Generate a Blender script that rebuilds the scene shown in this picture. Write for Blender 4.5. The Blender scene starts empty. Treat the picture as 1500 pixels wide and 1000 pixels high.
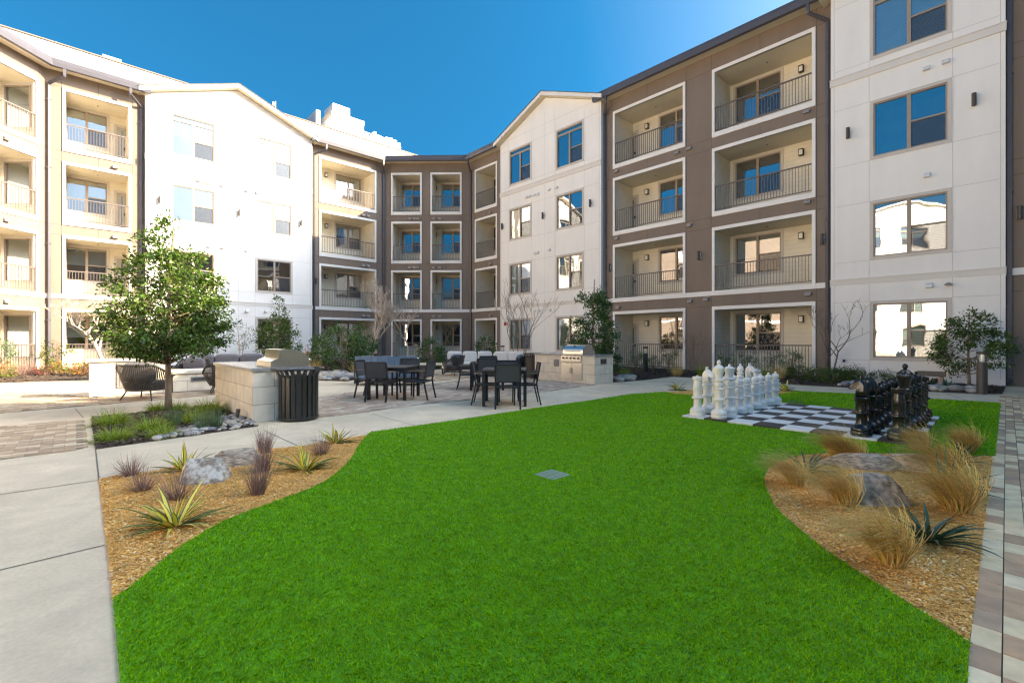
import bpy, math, random
import numpy as np
from mathutils import Vector, Matrix
random.seed(7); RNG = np.random.default_rng(7)
S = bpy.context.scene; COL = S.collection
R = math.radians
# ------------------------------------------------------------------ camera, sky, sun, exposure
CAM_H, FPX, CU, HV = 1.35, 682.0, 750.0, 497.0
cd = bpy.data.cameras.new('camera'); cam = bpy.data.objects.new('camera', cd); COL.objects.link(cam)
cam.location = (0, 0, CAM_H); cam.rotation_euler = (R(90), 0, 0)
cd.sensor_width = 36; cd.lens = 36*FPX/1500; cd.shift_y = -3/1500; cd.clip_end = 2000; cd.clip_start = .05
S.camera = cam
SUN_EL, SUN_AZ = 28.5, 91.7          # azimuth clockwise from +Y: the sun stands to the right of the view
w = bpy.data.worlds.new('World'); S.world = w; w.use_nodes = True
nt = w.node_tree; sky = nt.nodes.new('ShaderNodeTexSky'); sky.sky_type = 'NISHITA'; sky.sun_disc = False
sky.sun_elevation = R(SUN_EL); sky.sun_rotation = R(SUN_AZ); sky.ozone_density = 8.0; sky.air_density = .5; sky.dust_density = 10.0
hsv = nt.nodes.new('ShaderNodeHueSaturation'); hsv.inputs['Saturation'].default_value = 1.55
hsv.inputs['Hue'].default_value = .485
bgn = nt.nodes['Background']; bgn.inputs[1].default_value = .063
nt.links.new(sky.outputs[0], hsv.inputs['Color']); nt.links.new(hsv.outputs[0], bgn.inputs[0])
sd = bpy.data.lights.new('sun', 'SUN'); sun = bpy.data.objects.new('sun', sd); COL.objects.link(sun)
sd.energy = 2.0; sd.angle = R(.5); sd.color = (1, .93, .82)
_d = Vector((math.sin(R(SUN_AZ))*math.cos(R(SUN_EL)), math.cos(R(SUN_AZ))*math.cos(R(SUN_EL)), math.sin(R(SUN_EL))))
sun.rotation_euler = _d.to_track_quat('Z', 'Y').to_euler(); sun.location = (60, 0, 40)
S.view_settings.view_transform = 'Standard'; S.view_settings.look = 'None'; S.view_settings.gamma = 1
S.view_settings.exposure = 3.2; S.view_settings.use_white_balance = True; S.view_settings.white_balance_temperature = 9100; S.view_settings.white_balance_tint = 10
S.cycles.max_bounces = 8; S.cycles.diffuse_bounces = 4; S.cycles.glossy_bounces = 3; S.cycles.transparent_max_bounces = 10
S.cycles.caustics_reflective = False; S.cycles.caustics_refractive = False
S.cycles.use_denoising = True; S.cycles.denoiser = 'OPENIMAGEDENOISE'; S.cycles.denoising_input_passes = 'RGB_ALBEDO_NORMAL'; S.cycles.denoising_prefilter = 'ACCURATE'; S.cycles.use_adaptive_sampling = False; S.cycles.use_guiding = True; S.cycles.pixel_filter_type = 'BLACKMAN_HARRIS'; S.cycles.filter_width = 1.25; S.cycles.sample_clamp_indirect = 6.0

# ------------------------------------------------------------------ helpers
def ground(u, v, z=0.0):
    y = (CAM_H-z)*FPX/(v-HV); return Vector(((u-CU)/FPX*y, y, z))
def at(u, y, z=0.0): return Vector(((u-CU)/FPX*y, y, z))
class MB:
    def __init__(s): s.v = []; s.f = []; s.m = []; s.smooth = False
    def quad(s, a, b, c, d, m=0):
        i = len(s.v); s.v += [tuple(a), tuple(b), tuple(c), tuple(d)]; s.f.append((i, i+1, i+2, i+3)); s.m.append(m)
    def poly(s, pts, m=0):
        i = len(s.v); s.v += [tuple(p) for p in pts]; s.f.append(tuple(range(i, i+len(pts)))); s.m.append(m)
    def box(s, x0, x1, y0, y1, z0, z1, m=0):
        i = len(s.v)
        s.v += [(x0,y0,z0),(x1,y0,z0),(x1,y1,z0),(x0,y1,z0),(x0,y0,z1),(x1,y0,z1),(x1,y1,z1),(x0,y1,z1)]
        for q in ((0,3,2,1),(4,5,6,7),(0,1,5,4),(1,2,6,5),(2,3,7,6),(3,0,4,7)): s.f.append(tuple(i+k for k in q)); s.m.append(m)
    def bar(s, a, b, wx, wy, m=0):       # a square bar between two points
        s.tube([a, b], [(wx, wy)]*2, 4, m)
    def tube(s, pts, rad, seg=8, m=0, cap=True, up=None):
        pts = [Vector(p) for p in pts]; n = len(pts); base = len(s.v); prev = None
        for k in range(n):
            t = (pts[min(k+1, n-1)]-pts[max(k-1, 0)])
            t = t.normalized() if t.length > 1e-9 else Vector((0, 0, 1))
            if prev is None:
                r = Vector(up) if up else (Vector((0, 0, 1)) if abs(t.z) < .9 else Vector((0, 1, 0)))
            else: r = prev
            x = (r - t*r.dot(t)); x = x.normalized() if x.length > 1e-6 else t.orthogonal().normalized()
            y = t.cross(x); prev = x
            rr = rad[k] if isinstance(rad, list) else rad
            if seg == 4 and not isinstance(rr, tuple): rr = (rr, rr)
            for j in range(seg):
                if isinstance(rr, tuple):
                    if seg == 4: cx, cy = ((1,1),(-1,1),(-1,-1),(1,-1))[j]
                    else: a = 2*math.pi*j/seg; cx, cy = math.cos(a), math.sin(a)
                    p = pts[k]+x*(cx*rr[0])+y*(cy*rr[1])
                else:
                    a = 2*math.pi*j/seg; p = pts[k]+x*(math.cos(a)*rr)+y*(math.sin(a)*rr)
                s.v.append(tuple(p))
        for k in range(n-1):
            for j in range(seg):
                a = base+k*seg+j; b = base+k*seg+(j+1) % seg
                s.f.append((a, b, b+seg, a+seg)); s.m.append(m)
        if cap:
            s.f.append(tuple(base+j for j in range(seg))[::-1]); s.m.append(m)
            s.f.append(tuple(base+(n-1)*seg+j for j in range(seg))); s.m.append(m)
    def lathe(s, prof, seg=24, c=(0, 0), m=0, z0=0):
        base = len(s.v)
        for r, z in prof:
            for j in range(seg):
                a = 2*math.pi*j/seg; s.v.append((c[0]+r*math.cos(a), c[1]+r*math.sin(a), z0+z))
        for k in range(len(prof)-1):
            for j in range(seg):
                a = base+k*seg+j; b = base+k*seg+(j+1) % seg
                s.f.append((a, b, b+seg, a+seg)); s.m.append(m)
        s.f.append(tuple(base+j for j in range(seg))[::-1]); s.m.append(m)
        s.f.append(tuple(base+(len(prof)-1)*seg+j for j in range(seg))); s.m.append(m)
    def rbox(s, x0, x1, y0, y1, z0, z1, r=.03, m=0, n=3):    # soft box (cushion): rounded by superellipse rows
        base = len(s.v); cx, cy, cz = (x0+x1)/2, (y0+y1)/2, (z0+z1)/2; hx, hy, hz = (x1-x0)/2, (y1-y0)/2, (z1-z0)/2
        lat, lon = 10, 24
        def e(c, p): return math.copysign(abs(c)**p, c)
        for i in range(lat+1):
            ph = -math.pi/2+math.pi*i/lat
            for j in range(lon):
                th = 2*math.pi*j/lon
                s.v.append((cx+hx*e(math.cos(ph), .35)*e(math.cos(th), .3), cy+hy*e(math.cos(ph), .35)*e(math.sin(th), .3), cz+hz*e(math.sin(ph), .45)))
        for i in range(lat):
            for j in range(lon):
                a = base+i*lon+j; b = base+i*lon+(j+1) % lon
                s.f.append((a, b, b+lon, a+lon)); s.m.append(m)
    def build(s, name, mats, parent=None, smooth=None, loc=None):
        me = bpy.data.meshes.new(name); me.from_pydata(s.v, [], s.f)
        mats = mats if isinstance(mats, (list, tuple)) else [mats]
        for x in mats: me.materials.append(x)
        if len(mats) > 1: me.polygons.foreach_set('material_index', s.m)
        if smooth or (smooth is None and s.smooth): me.polygons.foreach_set('use_smooth', [True]*len(s.f))
        me.update()
        return link(name, me, parent, loc)
def link(name, me, parent=None, loc=None):
    o = bpy.data.objects.new(name, me); COL.objects.link(o)
    if parent is not None: o.parent = parent
    if loc is not None: o.location = loc
    return o
def autosmooth(o, ang=35):
    me = o.data; me.polygons.foreach_set('use_smooth', [True]*len(me.polygons)); me.set_sharp_from_angle(angle=R(ang)); return o
def tag(o, label=None, cat=None, group=None, kind=None):
    if label: o['label'] = label
    if cat: o['category'] = cat
    if group: o['group'] = group
    if kind: o['kind'] = kind
    return o
def thing(name, label, cat, loc=(0, 0, 0), rz=0, group=None, scale=1):
    o = bpy.data.objects.new(name, None); COL.objects.link(o); o.location = loc; o.rotation_euler = (0, 0, rz); o.scale = (scale,)*3
    o.empty_display_size = .2
    return tag(o, label, cat, group)
KIDS = {}
def dup(root, loc=None, rz=None, label=None, group=None, scale=None):
    c = root.copy(); COL.objects.link(c)
    if loc is not None: c.location = loc
    if rz is not None: c.rotation_euler = (0, 0, rz)
    if scale is not None: c.scale = scale if isinstance(scale, (tuple, list)) else (scale,)*3
    if label: c['label'] = label
    if group: c['group'] = group
    def rec(src, dst):
        for ch in [x for x in COL.objects if x.parent == src]:
            k = ch.copy(); COL.objects.link(k); k.parent = dst; rec(ch, k)
    rec(root, c); return c
def np_mesh(name, V, F, mat, parent=None, attr=None, kind=None, mi=None):
    """V (n,3) float, F list of arrays (m,k) of one k"""
    me = bpy.data.meshes.new(name); k = F.shape[1]
    me.vertices.add(len(V)); me.vertices.foreach_set('co', np.ascontiguousarray(V, dtype=np.float32).ravel())
    me.loops.add(F.size); me.loops.foreach_set('vertex_index', np.ascontiguousarray(F, dtype=np.int32).ravel())
    me.polygons.add(len(F)); me.polygons.foreach_set('loop_start', np.arange(0, F.size, k, dtype=np.int32))
    try: me.polygons.foreach_set('loop_total', np.full(len(F), k, dtype=np.int32))
    except Exception: pass
    for x in (mat if isinstance(mat, (list, tuple)) else [mat]): me.materials.append(x)
    if mi is not None: me.polygons.foreach_set('material_index', np.asarray(mi, dtype=np.int32))
    me.update(calc_edges=True); me.validate()
    return link(name, me, parent)
def inside(P, poly):
    x, y = P[:, 0], P[:, 1]; r = np.zeros(len(P), bool); n = len(poly); j = n-1
    for i in range(n):
        xi, yi = poly[i][:2]; xj, yj = poly[j][:2]
        c = ((yi > y) != (yj > y)) & (x < (xj-xi)*(y-yi)/((yj-yi) or 1e-12)+xi); r ^= c; j = i
    return r
def spline(pts, n=6):
    out = []; N = len(pts)
    for i in range(N-1):
        p0, p1, p2, p3 = pts[max(i-1, 0)], pts[i], pts[i+1], pts[min(i+2, N-1)]
        for k in range(n):
            t = k/n
            out.append(tuple(.5*((2*b)+(-a+c)*t+(2*a-5*b+4*c-d)*t*t+(-a+3*b-3*c+d)*t**3) for a, b, c, d in zip(p0, p1, p2, p3)))
    out.append(tuple(pts[-1])); return out
def gpts(uv, z=0): return [tuple(ground(u, v))[:2]+(z,) for u, v in uv]

# ------------------------------------------------------------------ materials
MATS = {}
def new_mat(name):
    m = bpy.data.materials.new(name); m.use_nodes = True; t = m.node_tree; b = t.nodes['Principled BSDF']; return m, t, b
def N(t, k, **kw):
    n = t.nodes.new(k)
    for a, v in kw.items():
        if a in n.inputs: n.inputs[a].default_value = v
        else: setattr(n, a, v)
    return n
def mat(name, c, rough=.7, var=.12, scale=3.0, bump=0.0, bscale=60.0, metal=0.0, spec=.5, detail=5, coat=0, isl=0.0, hue=0.0, stretch=None, c2=None, sharp=.2):
    m, t, b = new_mat(name); L = t.links.new
    b.inputs['Roughness'].default_value = rough; b.inputs['Metallic'].default_value = metal; b.inputs['Specular IOR Level'].default_value = spec
    b.inputs['Coat Weight'].default_value = coat
    geo = N(t, 'ShaderNodeTexCoord'); src = geo.outputs['Object']
    if stretch:
        mp = N(t, 'ShaderNodeMapping'); mp.inputs['Scale'].default_value = stretch; L(src, mp.inputs[0]); src = mp.outputs[0]
    n1 = N(t, 'ShaderNodeTexNoise', Scale=scale, Detail=detail, Roughness=.6); L(src, n1.inputs['Vector'])
    mr = N(t, 'ShaderNodeMapRange'); L(n1.outputs[0], mr.inputs[0])
    mr.inputs[1].default_value = .5-sharp; mr.inputs[2].default_value = .5+sharp
    mx = N(t, 'ShaderNodeMix', data_type='RGBA')
    lo = c2 if c2 else tuple(x*(1-var) for x in c); hi = c if c2 else tuple(min(1, x*(1+var)) for x in c)
    mx.inputs[6].default_value = (*lo, 1); mx.inputs[7].default_value = (*hi, 1); L(mr.outputs[0], mx.inputs[0])
    out = mx.outputs[2]
    if isl or hue:
        g = N(t, 'ShaderNodeNewGeometry'); h = N(t, 'ShaderNodeHueSaturation')
        a = N(t, 'ShaderNodeMapRange'); a.inputs[3].default_value = 1-isl; a.inputs[4].default_value = 1+isl; L(g.outputs['Random Per Island'], a.inputs[0]); L(a.outputs[0], h.inputs['Value'])
        if hue:
            wn = N(t, 'ShaderNodeTexWhiteNoise', noise_dimensions='1D'); L(g.outputs['Random Per Island'], wn.inputs['W'])
            q = N(t, 'ShaderNodeMapRange'); q.inputs[3].default_value = .5-hue; q.inputs[4].default_value = .5+hue; L(wn.outputs[0], q.inputs[0]); L(q.outputs[0], h.inputs['Hue'])
        L(out, h.inputs['Color']); out = h.outputs[0]
    L(out, b.inputs['Base Color'])
    if bump:
        n2 = N(t, 'ShaderNodeTexNoise', Scale=bscale, Detail=4); L(src, n2.inputs['Vector'])
        bp = N(t, 'ShaderNodeBump', Strength=bump, Distance=.01); L(n2.outputs[0], bp.inputs['Height']); L(bp.outputs[0], b.inputs['Normal'])
    MATS[name] = m; return m
def leaf_mat(name, c, isl=.35, hue=.02, rough=.45, trans=.25, spec=.4):
    m, t, b = new_mat(name); L = t.links.new
    g = N(t, 'ShaderNodeNewGeometry'); h = N(t, 'ShaderNodeHueSaturation', Color=(*c, 1))
    a = N(t, 'ShaderNodeMapRange'); a.inputs[3].default_value = 1-isl; a.inputs[4].default_value = 1+isl; L(g.outputs['Random Per Island'], a.inputs[0]); L(a.outputs[0], h.inputs['Value'])
    wn = N(t, 'ShaderNodeTexWhiteNoise', noise_dimensions='1D'); L(g.outputs['Random Per Island'], wn.inputs['W'])
    q = N(t, 'ShaderNodeMapRange'); q.inputs[3].default_value = .5-hue; q.inputs[4].default_value = .5+hue; L(wn.outputs[0], q.inputs[0]); L(q.outputs[0], h.inputs['Hue'])
    L(h.outputs[0], b.inputs['Base Color']); b.inputs['Roughness'].default_value = rough; b.inputs['Specular IOR Level'].default_value = spec
    tr = N(t, 'ShaderNodeBsdfTranslucent'); L(h.outputs[0], tr.inputs[0]); mx = N(t, 'ShaderNodeMixShader', Fac=trans)
    o = t.nodes['Material Output']; L(b.outputs[0], mx.inputs[1]); L(tr.outputs[0], mx.inputs[2]); L(mx.outputs[0], o.inputs[0])
    MATS[name] = m; return m
def ramp_isl(name, cols, rough=.8, var=.15, bump=.2, bscale=90, spec=.4):   # each island takes one colour of a list
    m, t, b = new_mat(name); L = t.links.new
    g = N(t, 'ShaderNodeNewGeometry'); r = N(t, 'ShaderNodeValToRGB'); r.color_ramp.interpolation = 'CONSTANT'
    while len(r.color_ramp.elements) < len(cols): r.color_ramp.elements.new(.5)
    for i, c in enumerate(cols): r.color_ramp.elements[i].position = i/len(cols); r.color_ramp.elements[i].color = (*c, 1)
    L(g.outputs['Random Per Island'], r.inputs[0])
    tc = N(t, 'ShaderNodeTexCoord'); n1 = N(t, 'ShaderNodeTexNoise', Scale=9.0, Detail=6.0); L(tc.outputs['Object'], n1.inputs['Vector'])
    a = N(t, 'ShaderNodeMapRange'); a.inputs[1].default_value = .3; a.inputs[2].default_value = .7; a.inputs[3].default_value = 1-var; a.inputs[4].default_value = 1+var; L(n1.outputs[0], a.inputs[0])
    h = N(t, 'ShaderNodeHueSaturation'); L(r.outputs[0], h.inputs['Color']); L(a.outputs[0], h.inputs['Value']); L(h.outputs[0], b.inputs['Base Color'])
    b.inputs['Roughness'].default_value = rough; b.inputs['Specular IOR Level'].default_value = spec
    n2 = N(t, 'ShaderNodeTexNoise', Scale=bscale, Detail=4.0); L(tc.outputs['Object'], n2.inputs['Vector'])
    bp = N(t, 'ShaderNodeBump', Strength=bump, Distance=.01); L(n2.outputs[0], bp.inputs['Height']); L(bp.outputs[0], b.inputs['Normal'])
    MATS[name] = m; return m
def stripe_mat(name, c1, c2, period, duty, axis=2, rough=.6, bump=.5, var=.06):   # boards or slats: one line per period along an object axis
    m, t, b = new_mat(name); L = t.links.new
    tc = N(t, 'ShaderNodeTexCoord'); sx = N(t, 'ShaderNodeSeparateXYZ'); L(tc.outputs['Object'], sx.inputs[0])
    dv = N(t, 'ShaderNodeMath', operation='DIVIDE'); L(sx.outputs[axis], dv.inputs[0]); dv.inputs[1].default_value = period
    fr = N(t, 'ShaderNodeMath', operation='FRACT'); L(dv.outputs[0], fr.inputs[0])
    gt = N(t, 'ShaderNodeMath', operation='GREATER_THAN'); L(fr.outputs[0], gt.inputs[0]); gt.inputs[1].default_value = duty
    n1 = N(t, 'ShaderNodeTexNoise', Scale=2.0, Detail=5.0); L(tc.outputs['Object'], n1.inputs['Vector'])
    mx = N(t, 'ShaderNodeMix', data_type='RGBA'); mx.inputs[6].default_value = (*c1, 1); mx.inputs[7].default_value = (*c2, 1); L(gt.outputs[0], mx.inputs[0])
    a = N(t, 'ShaderNodeMapRange'); a.inputs[1].default_value = .3; a.inputs[2].default_value = .7; a.inputs[3].default_value = 1-var; a.inputs[4].default_value = 1+var; L(n1.outputs[0], a.inputs[0])
    h = N(t, 'ShaderNodeHueSaturation'); L(mx.outputs[2], h.inputs['Color']); L(a.outputs[0], h.inputs['Value']); L(h.outputs[0], b.inputs['Base Color'])
    bp = N(t, 'ShaderNodeBump', Strength=bump, Distance=.012); bp.invert = True; L(fr.outputs[0], bp.inputs['Height']); L(bp.outputs[0], b.inputs['Normal'])
    b.inputs['Roughness'].default_value = rough; MATS[name] = m; return m

mat('brown', (.222, .168, .134), .75, .09, 1.4, .15, 140, stretch=(1, 1, .35), detail=8)
mat('brown_seam', (.10, .075, .062), .8)
mat('white', (.86, .835, .805), .7, .045, 1.3, .12, 140, stretch=(1, 1, .3), detail=8)
mat('white_seam', (.60, .575, .545), .8)
mat('trim', (.83, .80, .77), .55, .03, 2)
mat('band', (.72, .68, .635), .6, .03, 2)
mat('soffit', (.66, .58, .44), .7, .04, 2)
mat('slate', (.085, .082, .10), .42, .08, 3, spec=.5)
mat('shingle', (.13, .12, .115), .9, .2, 5, .4, 40)
stripe_mat('siding', (.80, .735, .61), (.62, .56, .46), .18, .95)
mat('ceil', (.66, .585, .46), .7, .04, 2)
mat('slab', (.42, .39, .35), .8, .1, 4)
mat('winframe', (.37, .285, .22), .5, .05, 5)
mat('wintrim', (.60, .55, .505), .6, .04, 3)
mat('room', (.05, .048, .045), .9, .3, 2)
mat('curtain', (.66, .68, .64), .9, .06, 3)
stripe_mat('blind', (.74, .76, .75), (.36, .38, .38), .05, .72, rough=.5, bump=.6)
mat('rail', (.15, .118, .105), .45, .06, 6)
mat('doorpaint', (.46, .43, .38), .45, .05, 3)
mat('darkmetal', (.028, .026, .027), .38, .1, 6, spec=.5)
mat('bronze', (.075, .062, .055), .45, .1, 6)
mat('lampglass', (.85, .85, .82), .25, .02)
mat('ventcap', (.33, .29, .27), .5, .05, 6)
mat('ventwhite', (.75, .73, .71), .5, .05, 6)
m, t, b = new_mat('glass'); MATS['glass'] = m
L = t.links.new; g1 = N(t, 'ShaderNodeBsdfGlossy', Roughness=.0, Color=(.93, .97, 1, 1)); tr = N(t, 'ShaderNodeBsdfTransparent', Color=(.70, .80, .78, 1))
tc = N(t, 'ShaderNodeTexCoord'); nz = N(t, 'ShaderNodeTexNoise', Scale=.9, Detail=1.0); L(tc.outputs['Object'], nz.inputs['Vector'])
bp = N(t, 'ShaderNodeBump', Strength=.22, Distance=.035); L(nz.outputs[0], bp.inputs['Height']); L(bp.outputs[0], g1.inputs['Normal'])
fr = N(t, 'ShaderNodeFresnel', IOR=1.55); mr = N(t, 'ShaderNodeMapRange'); L(fr.outputs[0], mr.inputs[0]); mr.inputs[3].default_value = .36; mr.inputs[4].default_value = 1.0
mx = N(t, 'ShaderNodeMixShader'); L(mr.outputs[0], mx.inputs[0]); L(tr.outputs[0], mx.inputs[1]); L(g1.outputs[0], mx.inputs[2]); L(mx.outputs[0], t.nodes['Material Output'].inputs[0])
m, t, b = new_mat('screen'); MATS['screen'] = m
L = t.links.new; b.inputs['Base Color'].default_value = (.05, .055, .065, 1); b.inputs['Roughness'].default_value = .6
tr = N(t, 'ShaderNodeBsdfTransparent'); mx = N(t, 'ShaderNodeMixShader', Fac=.5); L(tr.outputs[0], mx.inputs[1]); L(b.outputs[0], mx.inputs[2]); L(mx.outputs[0], t.nodes['Material Output'].inputs[0])
mat('alarm', (.5, .04, .04), .4, .03)

# ------------------------------------------------------------------ the buildings: every wing has its own frame (s along the wall, depth into it, z)
TH = R(43.27)
DR = Vector((-math.sin(TH), math.cos(TH))); NR = Vector((math.cos(TH), math.sin(TH)))
FH = 3.34; PR, PL = 19.74, 29.30; EAVE = 13.42
class Wing:
    def __init__(w, p0, d): w.p = Vector(p0); w.d = Vector(d).normalized(); w.i = Vector((-w.d.y, w.d.x))
    def s(w, u, dep=0.0):
        q = w.p+w.i*dep; r = Vector(((u-CU)/FPX, 1)); det = w.d.x*(-r.y)+w.d.y*r.x
        return (-q.x*(-r.y)-q.y*r.x)/det
    def w2(w, s, dep=0): return w.p+w.d*s+w.i*dep
    def z(w, u, v, dep=0):
        q = w.w2(w.s(u, dep), dep); return CAM_H+(HV-v)*q.y/FPX
    def empty(w, name, label, cat='building', group=None):
        return thing(name, label, cat, (w.p.x, w.p.y, 0), math.atan2(w.d.y, w.d.x), group)
def ray_hit(u, nrm, dist):      # where the sight line through column u meets a plane
    r = Vector(((u-CU)/FPX, 1)); return r*(dist/r.dot(nrm))
def sheet(mb, s0, s1, z0, z1, dep, holes=(), m=0):
    xs = sorted({s0, s1, *[h for q in holes for h in q[:2] if s0 < h < s1]}); zs = sorted({z0, z1, *[h for q in holes for h in q[2:4] if z0 < h < z1]})
    for a, b in zip(xs, xs[1:]):
        for c, d in zip(zs, zs[1:]):
            x, z = (a+b)/2, (c+d)/2
            if any(q[0] < x < q[1] and q[2] < z < q[3] for q in holes): continue
            mb.quad((a, dep, c), (b, dep, c), (b, dep, d), (a, dep, d), m)
def seams(mb, dep, hs, vs, holes, s0, s1, m=1, wd=.014):
    for z, a, b in hs: 
        cuts = [(max(q[0], a), min(q[1], b)) for q in holes if q[2]-.02 < z < q[3]+.02 and q[0] < b and q[1] > a]; x = a
        for c, d in sorted(cuts):
            if c > x+.02: mb.quad((x, dep, z-wd/2), (c, dep, z-wd/2), (c, dep, z+wd/2), (x, dep, z+wd/2), m)
            x = max(x, d)
        if b > x+.02: mb.quad((x, dep, z-wd/2), (b, dep, z-wd/2), (b, dep, z+wd/2), (x, dep, z+wd/2), m)
    for x, a, b in vs:
        cuts = [(max(q[2], a), min(q[3], b)) for q in holes if q[0]-.02 < x < q[1]+.02 and q[2] < b and q[3] > a]; z = a
        for c, d in sorted(cuts):
            if c > z+.02: mb.quad((x-wd/2, dep-.001, z), (x+wd/2, dep-.001, z), (x+wd/2, dep-.001, c), (x-wd/2, dep-.001, c), m)
            z = max(z, d)
        if b > z+.02: mb.quad((x-wd/2, dep-.001, z), (x+wd/2, dep-.001, z), (x+wd/2, dep-.001, b), (x-wd/2, dep-.001, b), m)
def window(parent, a, b, c, d, dep, transom=0, style=0, sub=None, trim=True, split=.5):
    """a window with a fixed light at the left and a double-hung sash at the right; its panes and blind are its children"""
    f = MB(); t = .10
    if trim:
        for q in ((a-t, b+t, c-t, c), (a-t, b+t, d, d+t), (a-t, a, c, d), (b, b+t, c, d)): f.box(q[0], q[1], dep-.025, dep+.0, q[2], q[3], 1)
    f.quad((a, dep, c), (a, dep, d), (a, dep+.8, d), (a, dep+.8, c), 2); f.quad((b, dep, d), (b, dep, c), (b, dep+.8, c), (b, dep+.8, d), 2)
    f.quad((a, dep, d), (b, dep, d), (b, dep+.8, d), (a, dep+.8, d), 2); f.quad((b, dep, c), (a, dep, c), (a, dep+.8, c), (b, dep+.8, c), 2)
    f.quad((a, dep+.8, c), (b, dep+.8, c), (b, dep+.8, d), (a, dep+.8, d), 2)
    e = .045; y0, y1 = dep+.005, dep+.075
    f.box(a, b, y0, y1, c, c+e); f.box(a, b, y0, y1, d-e, d); f.box(a, a+e, y0, y1, c+e, d-e); f.box(b-e, b, y0, y1, c+e, d-e)
    mid = a+(b-a)*split; hw = .05
    top = d-e
    if transom: f.box(a+e, b-e, y0+.002, y1-.002, d-transom-.05, d-transom+.05); top = d-transom-.05
    f.box(mid-hw, mid+hw, y0-.004, y1-.004, c+e, top)
    mz = c+(top-c)*.5; f.box(mid+hw, b-e, y0+.01, y1-.01, mz-.025, mz+.025)
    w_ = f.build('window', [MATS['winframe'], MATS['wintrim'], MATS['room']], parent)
    k = sub if sub is not None else w_
    g = MB(); y = dep+.05
    def pane(x0, x1, z0, z1, dy=0): g.quad((x0, y+dy, z0), (x1, y+dy, z0), (x1, y+dy, z1), (x0, y+dy, z1))
    pane(a+e, mid-hw, c+e, top); pane(mid+hw, b-e, mz+.025, top); pane(mid+hw, b-e, c+e, mz-.025, .01)
    if transom: pane(a+e, b-e, d-transom+.05, d-e)
    g.build('pane', MATS['glass'], k)
    s_ = MB(); s_.quad((mid+hw, y-.012, c+e), (b-e, y-.012, c+e), (b-e, y-.012, mz-.025), (mid+hw, y-.012, mz-.025)); s_.build('insect_screen', MATS['screen'], k)
    bl = MB(); yb = dep+.14
    if style in (1, 3):
        z0 = c+e if style == 1 else c+(d-c)*random.uniform(.35, .6)
        bl.quad((a+.05, yb, z0), (b-.05, yb, z0), (b-.05, yb, d-.03), (a+.05, yb, d-.03)); bl.build('blind', MATS['blind'], k)
    elif style == 2:
        n = 14; wd = (mid-a)*.8
        for x0 in (a+.04, b-.04-(b-mid)*.35):
            ww = wd if x0 == a+.04 else (b-mid)*.35
            for j in range(n):
                p = x0+ww*j/n; q = x0+ww*(j+1)/n; ya = yb+.03*math.sin(j*2.1); yc = yb+.03*math.sin((j+1)*2.1)
                bl.quad((p, ya, c+.02), (q, yc, c+.02), (q, yc, d-.03), (p, ya, d-.03))
        bl.build('curtain', MATS['curtain'], k)
    return w_
def rail_mesh(s0, s1, z0, z1, dep, feet=False):
    r = MB(); r.box(s0, s1, dep-.025, dep+.025, z1-.045, z1); r.box(s0, s1, dep-.016, dep+.016, z0+.06, z0+.09)
    n = max(2, int((s1-s0)/.105))
    for j in range(n+1):
        x = s0+.012+(s1-s0-.024)*j/n; r.box(x-.009, x+.009, dep-.009, dep+.009, z0+.0902, z1-.0452)
    return r
def lantern_mesh(s, dep, z):
    l = MB(); l.box(s-.07, s+.07, dep-.02, dep, z-.13, z+.13, 0); l.box(s-.085, s+.085, dep-.17, dep-.02, z+.10, z+.135, 0); l.box(s-.085, s+.085, dep-.17, dep-.02, z-.135, z-.11, 0)
    for x in (-.078, .078):
        for y in (-.163, -.03): l.box(s+x-.008, s+x+.008, dep+y-.008, dep+y+.008, z-.1098, z+.0998, 0)
    l.box(s-.058, s+.058, dep-.15, dep-.0402, z-.1096, z+.0996, 1)
    return l
def sconce(parent, s, z, dep=0):
    l = MB(); l.box(s-.06, s+.06, dep-.02, dep+.0, z-.13, z+.13, 1)
    l.box(s-.025, s+.025, dep-.06, dep-.0202, z-.03, z+.03, 0)
    l.lathe([(.045, -.19), (.055, -.185), (.055, .185), (.045, .19)], 14, (s, dep-.112), 0, z)
    autosmooth(l.build('wall_lamp', [MATS['bronze'], MATS['ventwhite']], parent), 50)
def vent(parent, s, z, white=False, dep=0, wd=.2):
    v = MB(); a, b = s-wd/2, s+wd/2
    v.v += [(a, dep, z-.07), (b, dep, z-.07), (b, dep, z+.07), (a, dep, z+.07), (a, dep-.13, z-.07), (b, dep-.13, z-.07), (b, dep-.10, z+.02), (a, dep-.10, z+.02)]
    v.f += [(4, 5, 6, 7), (7, 6, 2, 3), (0, 4, 7, 3), (5, 1, 2, 6), (0, 1, 5, 4)]; v.m += [0]*5
    v.box(a-.015, b+.015, dep-.012, dep, z+.0702, z+.09, 0)
    v.build('vent', MATS['ventwhite' if white else 'ventcap'], parent)
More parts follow.
